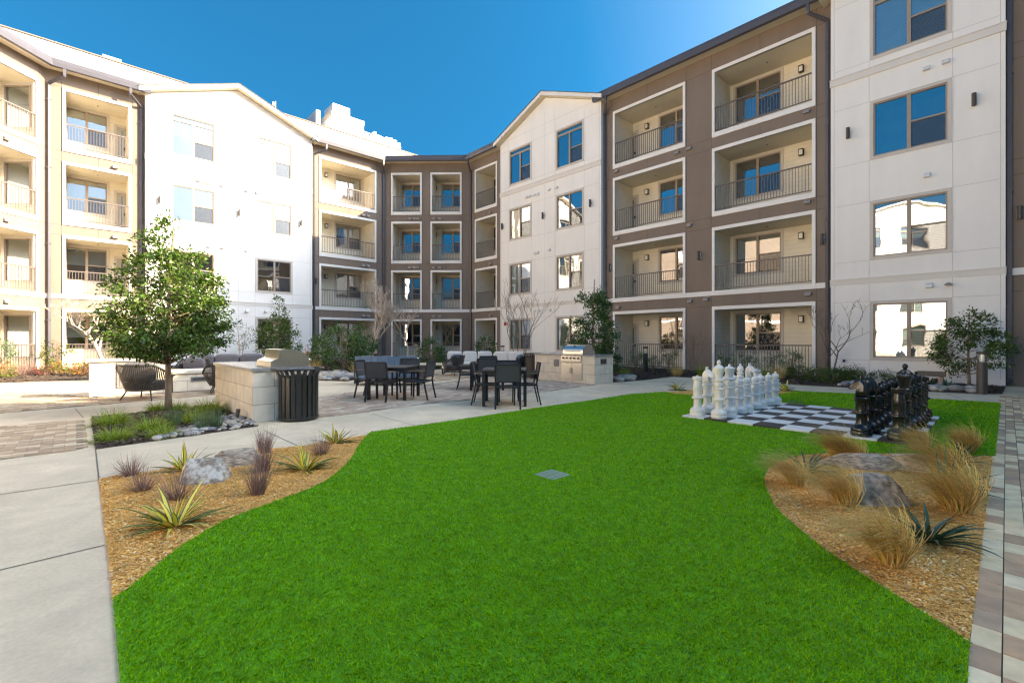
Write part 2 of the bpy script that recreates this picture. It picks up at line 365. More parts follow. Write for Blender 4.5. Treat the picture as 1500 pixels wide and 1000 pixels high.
def balcony(wg, root, s0, s1, k, D=1.6, win=None, door=None, lamp=None, style=0, holes=None, endwin=None):
    cw = .115; zf = FH*k; ob = zf+.06 if k else 0.0; ot = zf+2.60; a, b = s0+cw, s1-cw
    holes.append((a, b, ob, ot))
    r = MB(); hh = []
    if win: hh.append((win[0], win[1], zf+.86, zf+2.46))
    if door: hh.append((door[0], door[1], ob, zf+2.12))
    sheet(r, a, b, ob, ot, D, hh, 0)
    r.quad((a, .0, ob), (a, D, ob), (a, D, ot), (a, .0, ot), 0); 
    if endwin:
        e0, e1, c0, c1 = endwin[0], endwin[1], zf+endwin[2], zf+endwin[3]
        for y0, y1, q0, q1 in ((0, e0, ob, ot), (e1, D, ob, ot), (e0, e1, ob, c0), (e0, e1, c1, ot)): r.quad((b, y1, q0), (b, y0, q0), (b, y0, q1), (b, y1, q1), 0)
    else: r.quad((b, D, ob), (b, .0, ob), (b, .0, ot), (b, D, ot), 0)
    r.quad((a, 0, ot), (b, 0, ot), (b, D, ot), (a, D, ot), 1)
    if k: r.quad((a, 0, ob), (b, 0, ob), (b, D, ob), (a, D, ob), 2)
    else: r.box(a, b, .02, D, -.05, .03, 2)
    if k: r.lathe([(.03, 0), (.03, .02), (.015, .03)], 8, ((a+b)/2, .8), 3, ot-.03)
    bal = r.build('balcony' if k else 'porch', [MATS['siding'], MATS['ceil'], MATS['slab'], MATS['bronze']], root)
    c = MB()
    c.box(s0, s1, -.04, .06, ot, zf+2.74); 
    lo = zf-.14 if k else 0
    c.box(s0, a, -.04, .06, lo, ot); c.box(b, s1, -.04, .06, lo, ot)
    if k: c.box(a, b, -.043, .06, lo, ob)
    c.build('casing', MATS['trim'], bal)
    rail_mesh(a, b, ob+.02, zf+1.15, .03).build('railing', MATS['rail'], bal)
    if win: window(bal, win[0], win[1], zf+.86, zf+2.46, D, style=style, sub=bal)
    if endwin:
        had = set(COL.objects); window(bal, -endwin[1], -endwin[0], c0, c1, 0, style=style, sub=bal, split=.92)
        for o in set(COL.objects)-had: o.location = (b, 0, 0); o.rotation_euler = (0, 0, R(-90))
    if door:
        x0, x1 = door; d = MB(); z1 = zf+2.12
        d.box(x0-.08, x0+.03, D-.02, D+.06, ob, z1+.08, 1); d.box(x1-.03, x1+.08, D-.02, D+.06, ob, z1+.08, 1); d.box(x0+.03, x1-.03, D-.02, D+.06, z1-.03, z1+.08, 1)
        d.box(x0+.03, x1-.03, D+.02, D+.07, ob, z1-.03, 0); d.box(x0+.2, x1-.2, D+.012, D+.0202, zf+.35, zf+1.95, 2)
        d.box(x1-.16, x1-.12, D-.04, D+.0202, zf+.98, zf+1.1, 3); d.build('door', [MATS['doorpaint'], MATS['wintrim'], MATS['glassy'], MATS['darkmetal']], bal)
    if lamp is not None:
        lantern_mesh(lamp, D, zf+2.17).build('lantern', [MATS['darkmetal'], MATS['lampglass']], bal)
    return bal
m_, t_, b_ = new_mat('glassy'); b_.inputs['Base Color'].default_value = (.16, .19, .18, 1); b_.inputs['Roughness'].default_value = .04; b_.inputs['Specular IOR Level'].default_value = 1.0; MATS['glassy'] = m_
def body(mb, s0, s1, D, z1, m=0, roof=2):
    mb.quad((s0, D, 0), (s0, 0, 0), (s0, 0, z1), (s0, D, z1), m); mb.quad((s1, 0, 0), (s1, D, 0), (s1, D, z1), (s1, 0, z1), m)
    mb.quad((s1, D, 0), (s0, D, 0), (s0, D, z1), (s1, D, z1), m); mb.quad((s0, 0, z1), (s1, 0, z1), (s1, D, z1), (s0, D, z1), roof)
OV = .50
def eave(root, s0, s1, t0=0.0, t1=0.0, D=3.0):
    """soffit, then roof edge and gutter; t0/t1 shorten the outer edge at inside corners"""
    o = MB(); y = -OV
    o.poly([(s0, .002, EAVE+.001), (s1, .002, EAVE+.001), (s1-t1, y, EAVE+.001), (s0+t0, y, EAVE+.001)][::-1], 0)
    o.build('soffit', MATS['soffit'], root)
    g = MB()
    def prism(prof, mm=0):
        n = len(prof); i = len(g.v)
        for yy, zz in prof: g.v.append((s0+t0*(-yy/OV if yy < 0 else 0), yy, zz))
        for yy, zz in prof: g.v.append((s1-t1*(-yy/OV if yy < 0 else 0), yy, zz))
        for j in range(n): g.f.append((i+j, i+(j+1) % n, i+n+(j+1) % n, i+n+j)); g.m.append(mm)
        g.f.append(tuple(i+j for j in range(n))[::-1]); g.m.append(mm); g.f.append(tuple(i+n+j for j in range(n))); g.m.append(mm)
    prism([(y-.002, EAVE-.07), (y-.13, EAVE-.05), (y-.15, EAVE+.13), (y-.13, EAVE+.15), (y-.002, EAVE+.15)])
    g.build('gutter', MATS['slate'], root)
    g = MB()
    prism([(y, EAVE-.04), (y, EAVE+.16), (y-.05, EAVE+.165), (y-.05, EAVE+.33), (y+.2, EAVE+.42), (1.2, EAVE+.46), (1.2, EAVE+.02), (y+.05, EAVE+.004), (y+.05, EAVE-.04)])
    g.build('roof_edge', MATS['slate'], root)
def downspout(root, s, sg, dep=-.07, zb=.1):
    d = MB(); w_ = (.052, .045)
    d.tube([(sg, -OV-.07, EAVE-.04), (sg, -OV-.07, EAVE-.30), (sg, -OV-.07, EAVE-.36), (s, dep, EAVE-.66), (s, dep, EAVE-.75), (s, dep, zb+.12), (s, dep-.16, zb)], [w_]*7, 4, up=(1, 0, 0))
    for z in (2.2, 5.6, 9.0, 12.0): d.box(s-.075, s+.075, dep-.05, dep+.07, z, z+.03)
    d.build('downspout', MATS['slate'], root)
# ------------------------------------------------------------------ wings
def rwing(u): return Wing(ray_hit(u, NR, PR), (-DR.x, -DR.y))
def lwing(u, off=0): return Wing(ray_hit(u, DR, PL-off), (NR.x, NR.y))
def brown_wing(wg, root, s0, s1, cols, D=9.0, t0=0, t1=0, e0=0, e1=0, vents=(), seam_s=(), ztop=0.0, ends=True):
    holes = []; mb = MB(); hs = []; vs = []
    for c in cols:
        for k in range(4):
            st = c.get('styles', (0, 0, 0, 0))[k]
            balcony(wg, root, c['s'][0], c['s'][1], k, win=c.get('win'), door=c.get('door'), lamp=c.get('lamp'), style=st, holes=holes, endwin=c.get('endwin'))
        a, b = c['s']
        vs += [(a-.03, 0, EAVE), (b+.03, 0, EAVE)]
        for k in range(4): vs.append(((a+b)/2, FH*k+2.74, FH*(k+1)-.14 if k < 3 else EAVE))
    for k in range(4): hs += [(FH*k+2.745, s0, s1)] + ([(FH*k-.145, s0, s1)] if k else [])
    top = EAVE+.02+ztop
    sheet(mb, s0, s1, 0, top, 0, holes); body(mb, s0, s1, D, top)
    big = [(c['s'][0], c['s'][1], FH*k-.14, FH*k+2.74) for c in cols for k in range(4)]
    seams(mb, -.002, hs, vs+[(x, 0, EAVE) for x in seam_s], big, s0+.01, s1-.01)
    mb.build('wall', [MATS['brown'], MATS['brown_seam'], MATS['shingle']], root)
    tb = MB(); x = s0
    for c in sorted(cols, key=lambda c: c['s'][0])+[None]:
        e = c['s'][0] if c else s1
        if e > x+.02: tb.box(x, e, -.03, .01, FH-.14, FH+.06)
        if c: x = c['s'][1]
    tb.build('floor_band', MATS['trim'], root)
    eave(root, s0-e0, s1+e1, t0, t1)
    for s_, z_ in vents: vent(root, s_, z_)
MITRE = OV*math.tan(R(22.5))
def gable_block(wg, root, s0, s1, wins, D=9.0, vents=(), lamps=(), styles=None, xs=()):
    holes = []; mb = MB(); mid = (s0+s1)/2; ze = 13.45; zp = 15.02; hs = []; vs = []
    for i, (a, b) in enumerate(wins):
        for k in range(4):
            c, d = FH*k+.76, FH*k+2.53+(.24 if k == 3 else 0); holes.append((a, b, c, d))
            window(root, a, b, c, d, 0, transom=.26 if k == 3 else 0, style=(styles[i][k] if styles else 0))
    sheet(mb, s0, s1, 0, ze, 0, holes); body(mb, s0, s1, D, ze)
    mb.poly([(s0, 0, ze), (s1, 0, ze), (mid, 0, zp)], 0); mb.poly([(s1, D, ze), (s0, D, ze), (mid, D, zp)], 0)
    big = [(q[0]-.1, q[1]+.1, q[2]-.1, q[3]+.1) for q in holes]
    for k in range(4):
        for z in (FH*k+.66, FH*k+2.63+(.24 if k == 3 else 0)): hs.append((z, s0+.12, s1-.12))
    hs.append((13.55, s0+.3, s1-.3))
    for a, b in wins: vs += [(a-.115, .2, 13.4), (b+.115, .2, 13.4)]
    vs += [(x, .2, 14.2 if abs(x-mid) < 1.6 else 13.6) for x in xs] + [(s0+.1, .2, 13.4), (s1-.1, .2, 13.4)]
    seams(mb, -.002, hs, vs, big, s0, s1)
    mb.build('wall', [MATS['white'], MATS['white_seam'], MATS['shingle']], root)
    for z0, z1, p in ((3.23, 3.40, .02), (10.19, 10.41, .045)):
        tb = MB(); tb.box(s0-.02, s1+.02, -p, .005, z0, z1); tb.box(s0-.03, s1+.03, -p-.02, .005, z1, z1+.03); tb.build('floor_band', MATS['band'], root)
    r = MB(); ov = .38; th = .20; sl = (zp-ze)/(mid-s0)
    for sg in (-1, 1):
        e = s0-.28 if sg < 0 else s1+.28; ez = ze-sl*.28
        P = [(e, ez+.02), (mid, zp+.02), (mid, zp+.02+th), (e, ez+.02+th)]
        i = len(r.v)
        for y in (-ov, D): r.v += [(x, y, z) for x, z in P]
        F = [((0, 1, 2, 3), 0), ((7, 6, 5, 4), 0), ((0, 4, 5, 1), 2), ((3, 2, 6, 7), 1), ((0, 3, 7, 4), 0)]
        for f, m_ in F: r.f.append(tuple(i+q for q in f)); r.m.append(m_)
        P2 = [(e-.03, ez+.02+th), (mid, zp+.022+th), (mid, zp+.022+th+.035), (e-.03, ez+.02+th+.035)]; i = len(r.v)
        for y in (-ov-.03, D): r.v += [(x, y, z) for x, z in P2]
        for f, m_ in [((0, 1, 2, 3), 1), ((7, 6, 5, 4), 1), ((0, 4, 5, 1), 1), ((3, 2, 6, 7), 1), ((0, 3, 7, 4), 1)]: r.f.append(tuple(i+q for q in f)); r.m.append(m_)
    r.build('roof', [MATS['trim'], MATS['shingle'], MATS['soffit']], root)
    for s_, z_ in vents: vent(root, s_, z_, True, wd=.16)
    for s_, z_ in lamps: sconce(root, s_, z_)

# right hand side: the brown strip, the small gable, the brown wing, the big white block, the wing that turns towards the viewer
F = rwing(688.5)
root = F.empty('apartment_building', 'narrow brown strip with one column of balconies beside the right white gable', group='wings of the apartment building')
fe = F.s(736)
brown_wing(F, root, 0, fe, [dict(s=(F.s(696), F.s(728.5)), win=(F.s(722.5, 1.6), F.s(722.5, 1.6)+1.5), lamp=F.s(707, 1.6), styles=(2, 0, 0, 0))], t0=MITRE, vents=[(F.s(719), FH*k-.42) for k in (1, 2, 3)], ztop=.004)
downspout(root, F.s(690.5), F.s(690.5)+.35)
G = Wing(ray_hit(733, NR, PR-.3), (-DR.x, -DR.y))
root = G.empty('apartment_building', 'white gabled block behind the right grill counter, between the far corner and the brown balconies', group='wings of the apartment building')
ge = G.s(880.5)
gv = [(G.s(u), G.z(u, v)) for u, v in ((772, 289), (776, 288), (783, 286), (788, 285), (805, 278), (816, 275), (784, 371), (788, 370), (805, 366), (784, 456), (790, 455), (806, 454))]
gable_block(G, root, 0, ge, [(G.s(747.3), G.s(777)), (G.s(816), G.s(853.3))], vents=gv, lamps=[(G.s(737), 8.35), (G.s(796.6), 8.35), (G.s(866), 8.35)],
            styles=[(2, 2, 2, 0), (2, 2, 0, 0)], xs=(G.s(798), G.s(812)))
al = MB(); al.box(G.s(740.5)-.08, G.s(740.5)+.08, -.06, 0, 2.2, 2.42); al.build('alarm_box', MATS['alarm'], root)
H = rwing(878)
root = H.empty('apartment_building', 'brown wing with two columns of balconies behind the white chess pieces', group='wings of the apartment building')
he = H.s(1222)
brown_wing(H, root, 0, he, [dict(s=(H.s(898.2), H.s(1004.3)), win=(H.s(966.5, 1.6), H.s(966.5, 1.6)+1.75), door=(H.s(915.5, 1.6), H.s(933.5, 1.6)), lamp=H.s(949, 1.6), styles=(0, 0, 0, 0)),
                            dict(s=(H.s(1043.2), H.s(1194.9)), win=(H.s(1077.5, 1.6), H.s(1144, 1.6)), lamp=H.s(1174.5, 1.6), styles=(0, 3, 0, 0))],
           vents=[(H.s(u), H.z(u, v)) for u, v in ((904, 251), (992, 224), (1010, 218), (1182, 164), (904, 349), (1010, 330), (1183, 296), (906, 450), (1011, 441), (1035, 438), (1184, 430))], ztop=.008)
for u, z in ((894, 4.96), (1024.5, 4.96), (1205, 4.96)): sconce(root, H.s(u), z)
downspout(root, H.s(887), H.s(897)); downspout(root, H.s(1213), H.s(1190))
I = Wing(ray_hit(1217, NR, PR-.3), (-DR.x, -DR.y))
root = I.empty('apartment_building', 'large white block with wide windows behind the black chess pieces', group='wings of the apartment building')
ie = I.s(1473)
gable_block(I, root, 0, ie, [(I.s(1279.5), I.s(1388))], styles=[(1, 1, 0, 1)], xs=(), vents=[(I.s(u), I.z(u, v)) for u, v in ((1357, 101), (1385, 91), (1358, 257), (1361, 418))],
            lamps=[(I.s(1243), 8.42), (I.s(1427), 8.42)])
cm = MB(); cm.lathe([(.09, 0), (.09, .03), (.05, .07), (.02, .09)], 12, (I.s(1389), -.1), 0, I.z(1389, 418)); cm.box(I.s(1389)-.04, I.s(1389)+.04, -.1, 0, I.z(1389, 418)+.03, I.z(1389, 418)+.08); cm.build('security_camera', MATS['ventcap'], root)
hb = MB(); hb.tube([(I.s(1237), 0, .63), (I.s(1237), -.1, .63), (I.s(1237), -.14, .58)], .03, 8); hb.build('hose_tap', MATS['darkmetal'], root)
J = rwing(1469)
root = J.empty('apartment_building', 'brown wing with a dark downspout right of the large white block', group='wings of the apartment building')
brown_wing(J, root, 0, 3.6, [], t1=MITRE, ztop=.012); downspout(root, J.s(1478.5), J.s(1478.5)+.05); sconce(root, J.s(1494), 4.96)
jp = J.w2(3.6)
K = Wing(jp, (-DR.x*math.cos(R(45))-DR.y*math.sin(R(45))*1, 0)) if False else Wing(jp, (-math.sin(R(1.73)), -math.cos(R(1.73))))
root = K.empty('apartment_building', 'long brown side wing that closes the courtyard beyond the paver walk', group='wings of the apartment building')
brown_wing(K, root, 0, 34, [dict(s=(1.2+6.5*j, 5.2+6.5*j), win=(2.2+6.5*j, 4.0+6.5*j), lamp=4.6+6.5*j) for j in range(2)], t0=MITRE, ztop=.016)

# far corner
dE0 = ray_hit(563, DR, PL); dE1 = ray_hit(688.5, NR, PR)
E = Wing(dE0, dE1-dE0); ee = (dE1-dE0).length
root = E.empty('apartment_building', 'brown far corner wing with two narrow columns of balconies facing the viewer', group='wings of the apartment building')
brown_wing(E, root, 0, ee, [dict(s=(E.s(573), E.s(618)), win=(E.s(588.5, 1.6), E.s(588.5, 1.6)+1.55), styles=(0, 0, 0, 0)),
                            dict(s=(E.s(630.6), E.s(676.3)), win=(E.s(648, 1.6), E.s(648, 1.6)+1.55), lamp=E.s(638.5, 1.6), styles=(0, 0, 0, 0))], t0=MITRE, t1=MITRE,
           vents=[(E.s(u), FH*k-.42) for u in (600, 607, 612, 635, 644) for k in (1, 2, 3)], ztop=.006)
# left hand side
D_ = lwing(452)
root = D_.empty('apartment_building', 'brown wing with wide balconies between the left white gable and the far corner', group='wings of the apartment building')
de = D_.s(563)
brown_wing(D_, root, 0, de, [dict(s=(D_.s(467.4), D_.s(551)), win=(D_.s(492, 1.6), D_.s(528.5, 1.6)), lamp=D_.s(477, 1.6), styles=(3, 2, 3, 3))], t1=MITRE,
           vents=[(D_.s(u), FH*k-.42) for u in (532, 539) for k in (1, 2, 3)], ztop=.010)
sconce(root, D_.s(462.5), 4.96)
downspout(root, D_.s(562)-.04, D_.s(556)); downspout(root, D_.s(459.5), D_.s(473))
C = Wing(ray_hit(213, DR, PL-.3), (NR.x, NR.y))
root = C.empty('apartment_building', 'sunlit white gabled block with a diagonal shadow across it', group='wings of the apartment building')
ce = C.s(457.2)
cv = [(C.s(u), C.z(u, v)) for u, v in ((291, 264), (299, 266), (306, 268), (326, 271), (362, 279), (377, 281.5), (307, 360), (326, 362), (362, 366), (307, 450), (362, 455), (390, 455))]
gable_block(C, root, 0, ce, [(C.s(252.3), C.s(313.2)), (C.s(377), C.s(426))], vents=cv, lamps=[(C.s(233.5), 8.3), (C.s(350), 8.3), (C.s(440.5), 8.3)], styles=[(0, 0, 0, 3), (0, 0, 2, 3)], xs=(C.s(318), C.s(349.5)))
B = lwing(66)
root = B.empty('apartment_building', 'sunlit brown wing with one column of wide balconies behind the fireplace wall', group='wings of the apartment building')
be = B.s(219)
brown_wing(B, root, 0, be, [dict(s=(B.s(91.2), B.s(193.2)), win=(B.s(96.5, 1.6)+.0, B.s(156.5, 1.6)), door=(B.s(170, 1.6), B.s(187.5, 1.6)), styles=(3, 3, 3, 3))], t0=MITRE,
           vents=[(B.s(169), FH*k-.42) for k in (1, 2, 3)], ztop=.014)
downspout(root, B.s(69)+.06, B.s(95)); downspout(root, B.s(206.5), B.s(190))
A = Wing(B.w2(0)-Vector((math.sin(R(1.73)), math.cos(R(1.73))))*24, (math.sin(R(1.73)), math.cos(R(1.73))))
root = A.empty('apartment_building', 'sunlit brown side wing with deep balconies at the edge of the picture', group='wings of the apartment building')
a1 = A.s(56.25)
brown_wing(A, root, 0, 24, [dict(s=(a1-4.1-6*j, a1-6*j), win=(a1-3.2-6*j, a1-1.4-6*j), endwin=(.16, 1.42, .55, 2.42), styles=(3, 3, 3, 3)) for j in range(2)], t1=MITRE, vents=[(A.s(8), FH*k-.42) for k in (1, 2, 3)], ztop=.018)
Y_ = Wing(Vector(A.p)-Vector((math.sin(R(1.73)), math.cos(R(1.73))))*16+A.i*-.3, (math.sin(R(1.73)), math.cos(R(1.73))))  # added wing out of view, bounces sunlight onto the shaded courtyard
root = Y_.empty('apartment_building', 'unseen white gabled block added beyond the sunlit side wing to bounce sunlight', group='wings of the apartment building')
gable_block(Y_, root, 0, 15.9, [(2, 4.4), (7, 9.4), (11.5, 13.9)], styles=[(1, 1, 3, 3)]*3)
# the taller white building that looks over the roofs
T = Wing(ray_hit(-120, DR, 41.3), (NR.x, NR.y))
root = T.empty('office_building', 'tall plain white building rising behind the left roofs with a stepped rooftop block')
te = T.s(650); ZT = 20.1
mb = MB(); sheet(mb, 0, te, 0, ZT, 0); body(mb, 0, te, 12, ZT)
seams(mb, -.003, [(16.6, 0, te)], [(T.s(u), 8, ZT) for u in (46, 151, 240, 330, 420, 517)], [], 0, te, wd=.03)
mb.build('wall', [MATS['white'], MATS['white_seam'], MATS['shingle']], root)
mb = MB(); mb.box(-.05, te+.05, -.08, .3, ZT, ZT+.07); mb.build('coping', MATS['brown'], root)
p0, p1 = T.s(485.5), T.s(532.7)
mb = MB(); mb.box(p0, p1, -.02, 5, ZT+.07, 21.35, 0); mb.box(p0-.04, p1+.04, -.06, 5.04, 21.35, 21.75, 1); mb.build('rooftop_block', [MATS['white'], MATS['soffit']], root)
mb = MB(); mb.box(T.s(491), T.s(516), .5, 2.5, 21.75, 22.75); mb.build('rooftop_unit', MATS['ventwhite'], root)
mb = MB(); mb.box(T.s(463), T.s(469), -.015, 4.5, ZT+.07, 21.4); mb.build('parapet_fin', MATS['white'], root)
mb = MB(); random.seed(3)
x = p1+.3
for j in range(9):
    wdd = random.uniform(.15, .5); mb.box(x, x+wdd, .1, .7+random.random()*.4, ZT+.07, ZT+.5+random.random()*.6); x += wdd+random.uniform(.02, .12)
mb.tube([(p1+.1, .4, ZT+.9), (x, .4, ZT+.7)], .06, 8); mb.tube([(p1+.1, .2, ZT+.45), (x, .2, ZT+.4)], .05, 8)
mb.build('rooftop_pipework', MATS['ventwhite'], root)
mb = MB(); mb.box(T.s(150), T.s(178), .1, .5, ZT+.07, ZT+.3); mb.build('skylight_kerb', MATS['ventwhite'], root)
for u, h, nm in ((405, 1.0, 'mast'), (372, .5, 'mast')):
    mb = MB(); x = T.s(u); mb.tube([(x, .3, ZT), (x, .3, ZT+h)], .05, 6); mb.box(x-.25, x-.02, .2, .4, ZT+h*.55, ZT+h*.85); mb.build(nm, MATS['ventcap'], root)
# ------------------------------------------------------------------ ground surfaces
m, t, b = new_mat('concrete'); MATS['concrete'] = m; L = t.links.new      # broom finished slabs with stains
tc = N(t, 'ShaderNodeTexCoord'); v_ = None
for sc, lo, hi, dt in ((.5, .84, 1.08, 7.0), (2.8, .90, 1.06, 9.0), (38.0, .93, 1.06, 4.0)):
    n1 = N(t, 'ShaderNodeTexNoise', Scale=sc, Detail=dt, Roughness=.65, Distortion=.6 if sc < 3 else 0.0); L(tc.outputs['Object'], n1.inputs['Vector'])
    mr = N(t, 'ShaderNodeMapRange'); mr.inputs[1].default_value = .35; mr.inputs[2].default_value = .65; mr.inputs[3].default_value = lo; mr.inputs[4].default_value = hi; L(n1.outputs[0], mr.inputs[0])
    if v_ is None: v_ = mr.outputs[0]
    else: mu = N(t, 'ShaderNodeMath', operation='MULTIPLY'); L(v_, mu.inputs[0]); L(mr.outputs[0], mu.inputs[1]); v_ = mu.outputs[0]
h = N(t, 'ShaderNodeHueSaturation', Color=(.72, .58, .42, 1)); L(v_, h.inputs['Value']); L(h.outputs[0], b.inputs['Base Color']); b.inputs['Roughness'].default_value = .85
n2 = N(t, 'ShaderNodeTexNoise', Scale=150.0, Detail=3.0); L(tc.outputs['Object'], n2.inputs['Vector']); bp = N(t, 'ShaderNodeBump', Strength=.25, Distance=.006); L(n2.outputs[0], bp.inputs['Height']); L(bp.outputs[0], b.inputs['Normal'])
mat('joint', (.16, .14, .12), .9)
mat('turf_base', (.06, .27, .006), .9, .3, 14, .4, 60)
mat('mulch_base', (.80, .42, .11), .95, .35, 22, .6, 70, c2=(.56, .28, .07))
ramp_isl('mulch_chip', [(.88, .47, .13), (.72, .35, .08), (.90, .56, .20), (.46, .22, .06), (.86, .47, .12), (.88, .68, .38), (.78, .40, .10), (.84, .46, .15)], .85, .2, .1)
mat('bark_base', (.075, .05, .036), .95, .4, 18, 1.0, 50)
ramp_isl('bark_chip', [(.07, .045, .032), (.10, .062, .042), (.045, .03, .024), (.16, .11, .08), (.08, .055, .04), (.055, .036, .028)], .9, .2, .1)
ramp_isl('paver_pink', [(.53, .40, .31), (.43, .30, .225), (.62, .50, .39), (.38, .27, .20), (.55, .42, .32), (.48, .34, .25)], .85, .12)
ramp_isl('paver_tan', [(.55, .42, .29), (.44, .30, .20), (.63, .49, .35), (.48, .34, .23), (.37, .255, .175)], .85, .12)
ramp_isl('paver_walk', [(.80, .62, .39), (.47, .305, .20), (.84, .67, .44), (.58, .36, .22), (.41, .275, .185), (.78, .61, .38), (.53, .335, .21), (.47, .325, .22), (.76, .59, .37)], .82, .14)
ramp_isl('pebble', [(.34, .32, .31), (.44, .41, .38), (.20, .20, .22), (.48, .43, .37), (.28, .25, .23), (.42, .35, .27)], .7, .12)
LAWN_L = spline([(544, 634), (536, 640), (524, 656), (512, 676), (484, 702), (448, 720), (400, 738), (328, 766), (280, 794), (248, 816), (200, 856), (166, 880)], 5)
LAWN_R = spline([(1420, 945), (1315, 878), (1240, 830), (1200, 801.6), (1142, 752), (1127, 727), (1120, 711), (1122, 695), (1137, 680), (1170, 669), (1210, 665), (1247, 664)], 5)
LAWN = gpts([(1404, 1250), (1418, 1000)] + LAWN_R + [(1330, 666), (1418, 668.5), (1458, 669.5), (1466, 591), (1352, 584), (1244, 577), (1166, 573.5), (1150, 577), (1110, 580), (1040, 580), (990, 578), (975, 574.5), (924, 578), (860, 588), (830, 592), (775, 600), (698, 612), (623, 623)] + LAWN_L + [(176, 1000), (192, 1250)], .018)
BED_L = gpts(LAWN_L + [(160, 824), (152, 760), (145, 703), (176, 697), (224, 691), (312, 673), (372, 660), (444, 654), (480, 647), (536, 638)], .012)
BED_R = gpts(LAWN_R + [(1330, 666), (1418, 668.5), (1458, 669.5)], .012)
BED_T = gpts([(975, 574.5), (990, 578), (1040, 580), (1110, 580), (1150, 577), (1166, 573.5), (1110, 571), (1015, 572)], .012)
BED_P = gpts([(134, 612), (196, 606), (272, 597), (320, 594), (371, 620), (378, 624), (300, 635.5), (140, 658)], .012)
BED_H = gpts([(898, 560), (945, 556.5), (985, 551.5), (1060, 555.5), (1175, 564), (1300, 570.5), (1432, 577), (1468, 577)], .012) + [tuple(I.w2(ie, .02))+(.012,), tuple(I.w2(0, .02))+(.012,), tuple(H.w2(0, .02))+(.012,)]
BED_B = gpts([(-140, 567), (0, 561), (130, 556.5), (250, 550), (330, 545), (385, 541), (440, 556.5), (476, 557.5), (508, 558.5), (560, 549), (600, 545), (640, 541), (684, 538)], .012) + [tuple(E.w2(ee, .02))+(.012,), tuple(E.w2(0, .02))+(.012,), tuple(D_.w2(0, .02))+(.012,), tuple(B.w2(0, .02))+(.012,), tuple(A.w2(12, .02))+(.012,)]
def flat(name, poly, m, kind='structure', z=None, under=.02):
    b = MB(); pts = [(p[0], p[1], z if z is not None else p[2]) for p in poly]; b.poly(pts)
    n = len(pts)
    for i in range(n):
        p, q = pts[i], pts[(i+1) % n]; b.quad(p, q, (q[0], q[1], -.002), (p[0], p[1], -.002))
    return tag(b.build(name, m), kind=kind)
gp = MB(); gp.quad((-70, -40, 0), (70, -40, 0), (70, 90, 0), (-70, 90, 0))
def joint(a, b, wd=.012, z=.003):
    a, b = ground(*a), ground(*b); t = (b-a).normalized(); s_ = Vector((-t.y, t.x, 0))*wd/2; zz = Vector((0, 0, z)); gp.quad(a-s_+zz, b-s_+zz, b+s_+zz, a+s_+zz, 1)
for a, b in (((-420, 935), (154, 798)), ((-260, 762), (145, 703)), ((386, 630), (439, 654)), ((-120, 1250), (165, 1130)), ((140, 658), (145, 703)), ((545, 606), (610, 624)), ((700, 588), (790, 598)), ((830, 569), (905, 580)), ((122, 612), (110, 598)), ((232, 602), (218, 590)), ((1060, 556), (1090, 571)), ((1240, 568), (1290, 580)), ((1380, 574.5), (1420, 588)), ((480, 577), (515, 572)), ((600, 566), (575, 562))): joint(a, b)
tag(gp.build('ground', [MATS['concrete'], MATS['joint']]), kind='structure')
def pavers(name, poly, mname, d, L_=.2, W_=.1, gap=.006, z0=.006, th=.010, stagger=.5, keep=None):
    P = np.array([p[:2] for p in poly]); d = Vector(d).normalized(); e = Vector((-d.y, d.x)); A_ = np.array([[d.x, d.y], [e.x, e.y]])
    q = P@A_.T; lo, hi = q.min(0), q.max(0); b = MB()
    nr = int((hi[1]-lo[1])/W_)+1; nc = int((hi[0]-lo[0])/L_)+2
    for r in range(nr):
        off = (r*stagger % 1)*L_+random.uniform(-.004, .004)
        cc = np.array([(lo[0]-L_+off+c*L_+L_/2, lo[1]+r*W_+W_/2) for c in range(nc+1)]); wc = cc@A_; ok = inside(wc, poly)
        for (x, y), k in zip(cc, ok):
            if not k: continue
            pts = []
            for sx, sy in ((-1, -1), (1, -1), (1, 1), (-1, 1)):
                pp = np.array((x+sx*(L_-gap)/2, y+sy*(W_-gap)/2))@A_; pts.append((pp[0], pp[1], z0+th+random.uniform(-.0015, .0015)))
            b.poly(pts)
            i = len(b.v)-4; j = len(b.v); b.v += [(p[0], p[1], .0) for p in pts]
            for k2 in range(4): b.f.append((i+k2, j+k2, j+(k2+1) % 4, i+(k2+1) % 4)); b.m.append(0)
    o = b.build(name, MATS[mname]); tag(o, kind='structure'); flat(name+'_bedding', poly, MATS['joint'], z=.005); return o
pavers('dining_paving', gpts([(452, 613), (500, 608), (619, 592), (700, 585), (808, 572.5), (835, 568), (871, 563.5), (782, 556), (750, 552), (687, 556), (641, 562), (500, 577), (470, 582), (446, 592)]), 'paver_pink', NR, .22, .11)
pavers('lounge_paving', gpts([(600, 553), (690, 545), (775, 548), (770, 552), (690, 553.5), (640, 558)]), 'paver_tan', NR, .22, .11)
pavers('terrace_paving', gpts([(-160, 640), (122, 614.5), (122, 657), (-160, 695)]), 'paver_tan', NR, .22, .11)
pavers('fireside_paving', gpts([(-160, 618), (0, 605), (130, 594), (318, 578), (330, 570.5), (131, 583.5), (40, 573), (-160, 584)]), 'paver_tan', NR, .22, .11)
wp = ground(1420, 945).to_2d()+NR*.0; wl = [wp-NR*2.0, wp+NR*13.35, wp+NR*13.35-DR*4.0, wp-NR*2.0-DR*4.0]
pavers('paver_walk', [tuple(p)+(.0,) for p in wl], 'paver_walk', NR, .2, .1, stagger=0, gap=.005)
flat('lawn_base', LAWN, MATS['turf_base']); flat('planting_bed', BED_L, MATS['mulch_base']); flat('planting_bed', BED_R, MATS['mulch_base']); flat('planting_bed', BED_T, MATS['mulch_base'])
for q in (BED_P, BED_H, BED_B): flat('planting_bed', q, MATS['bark_base'])

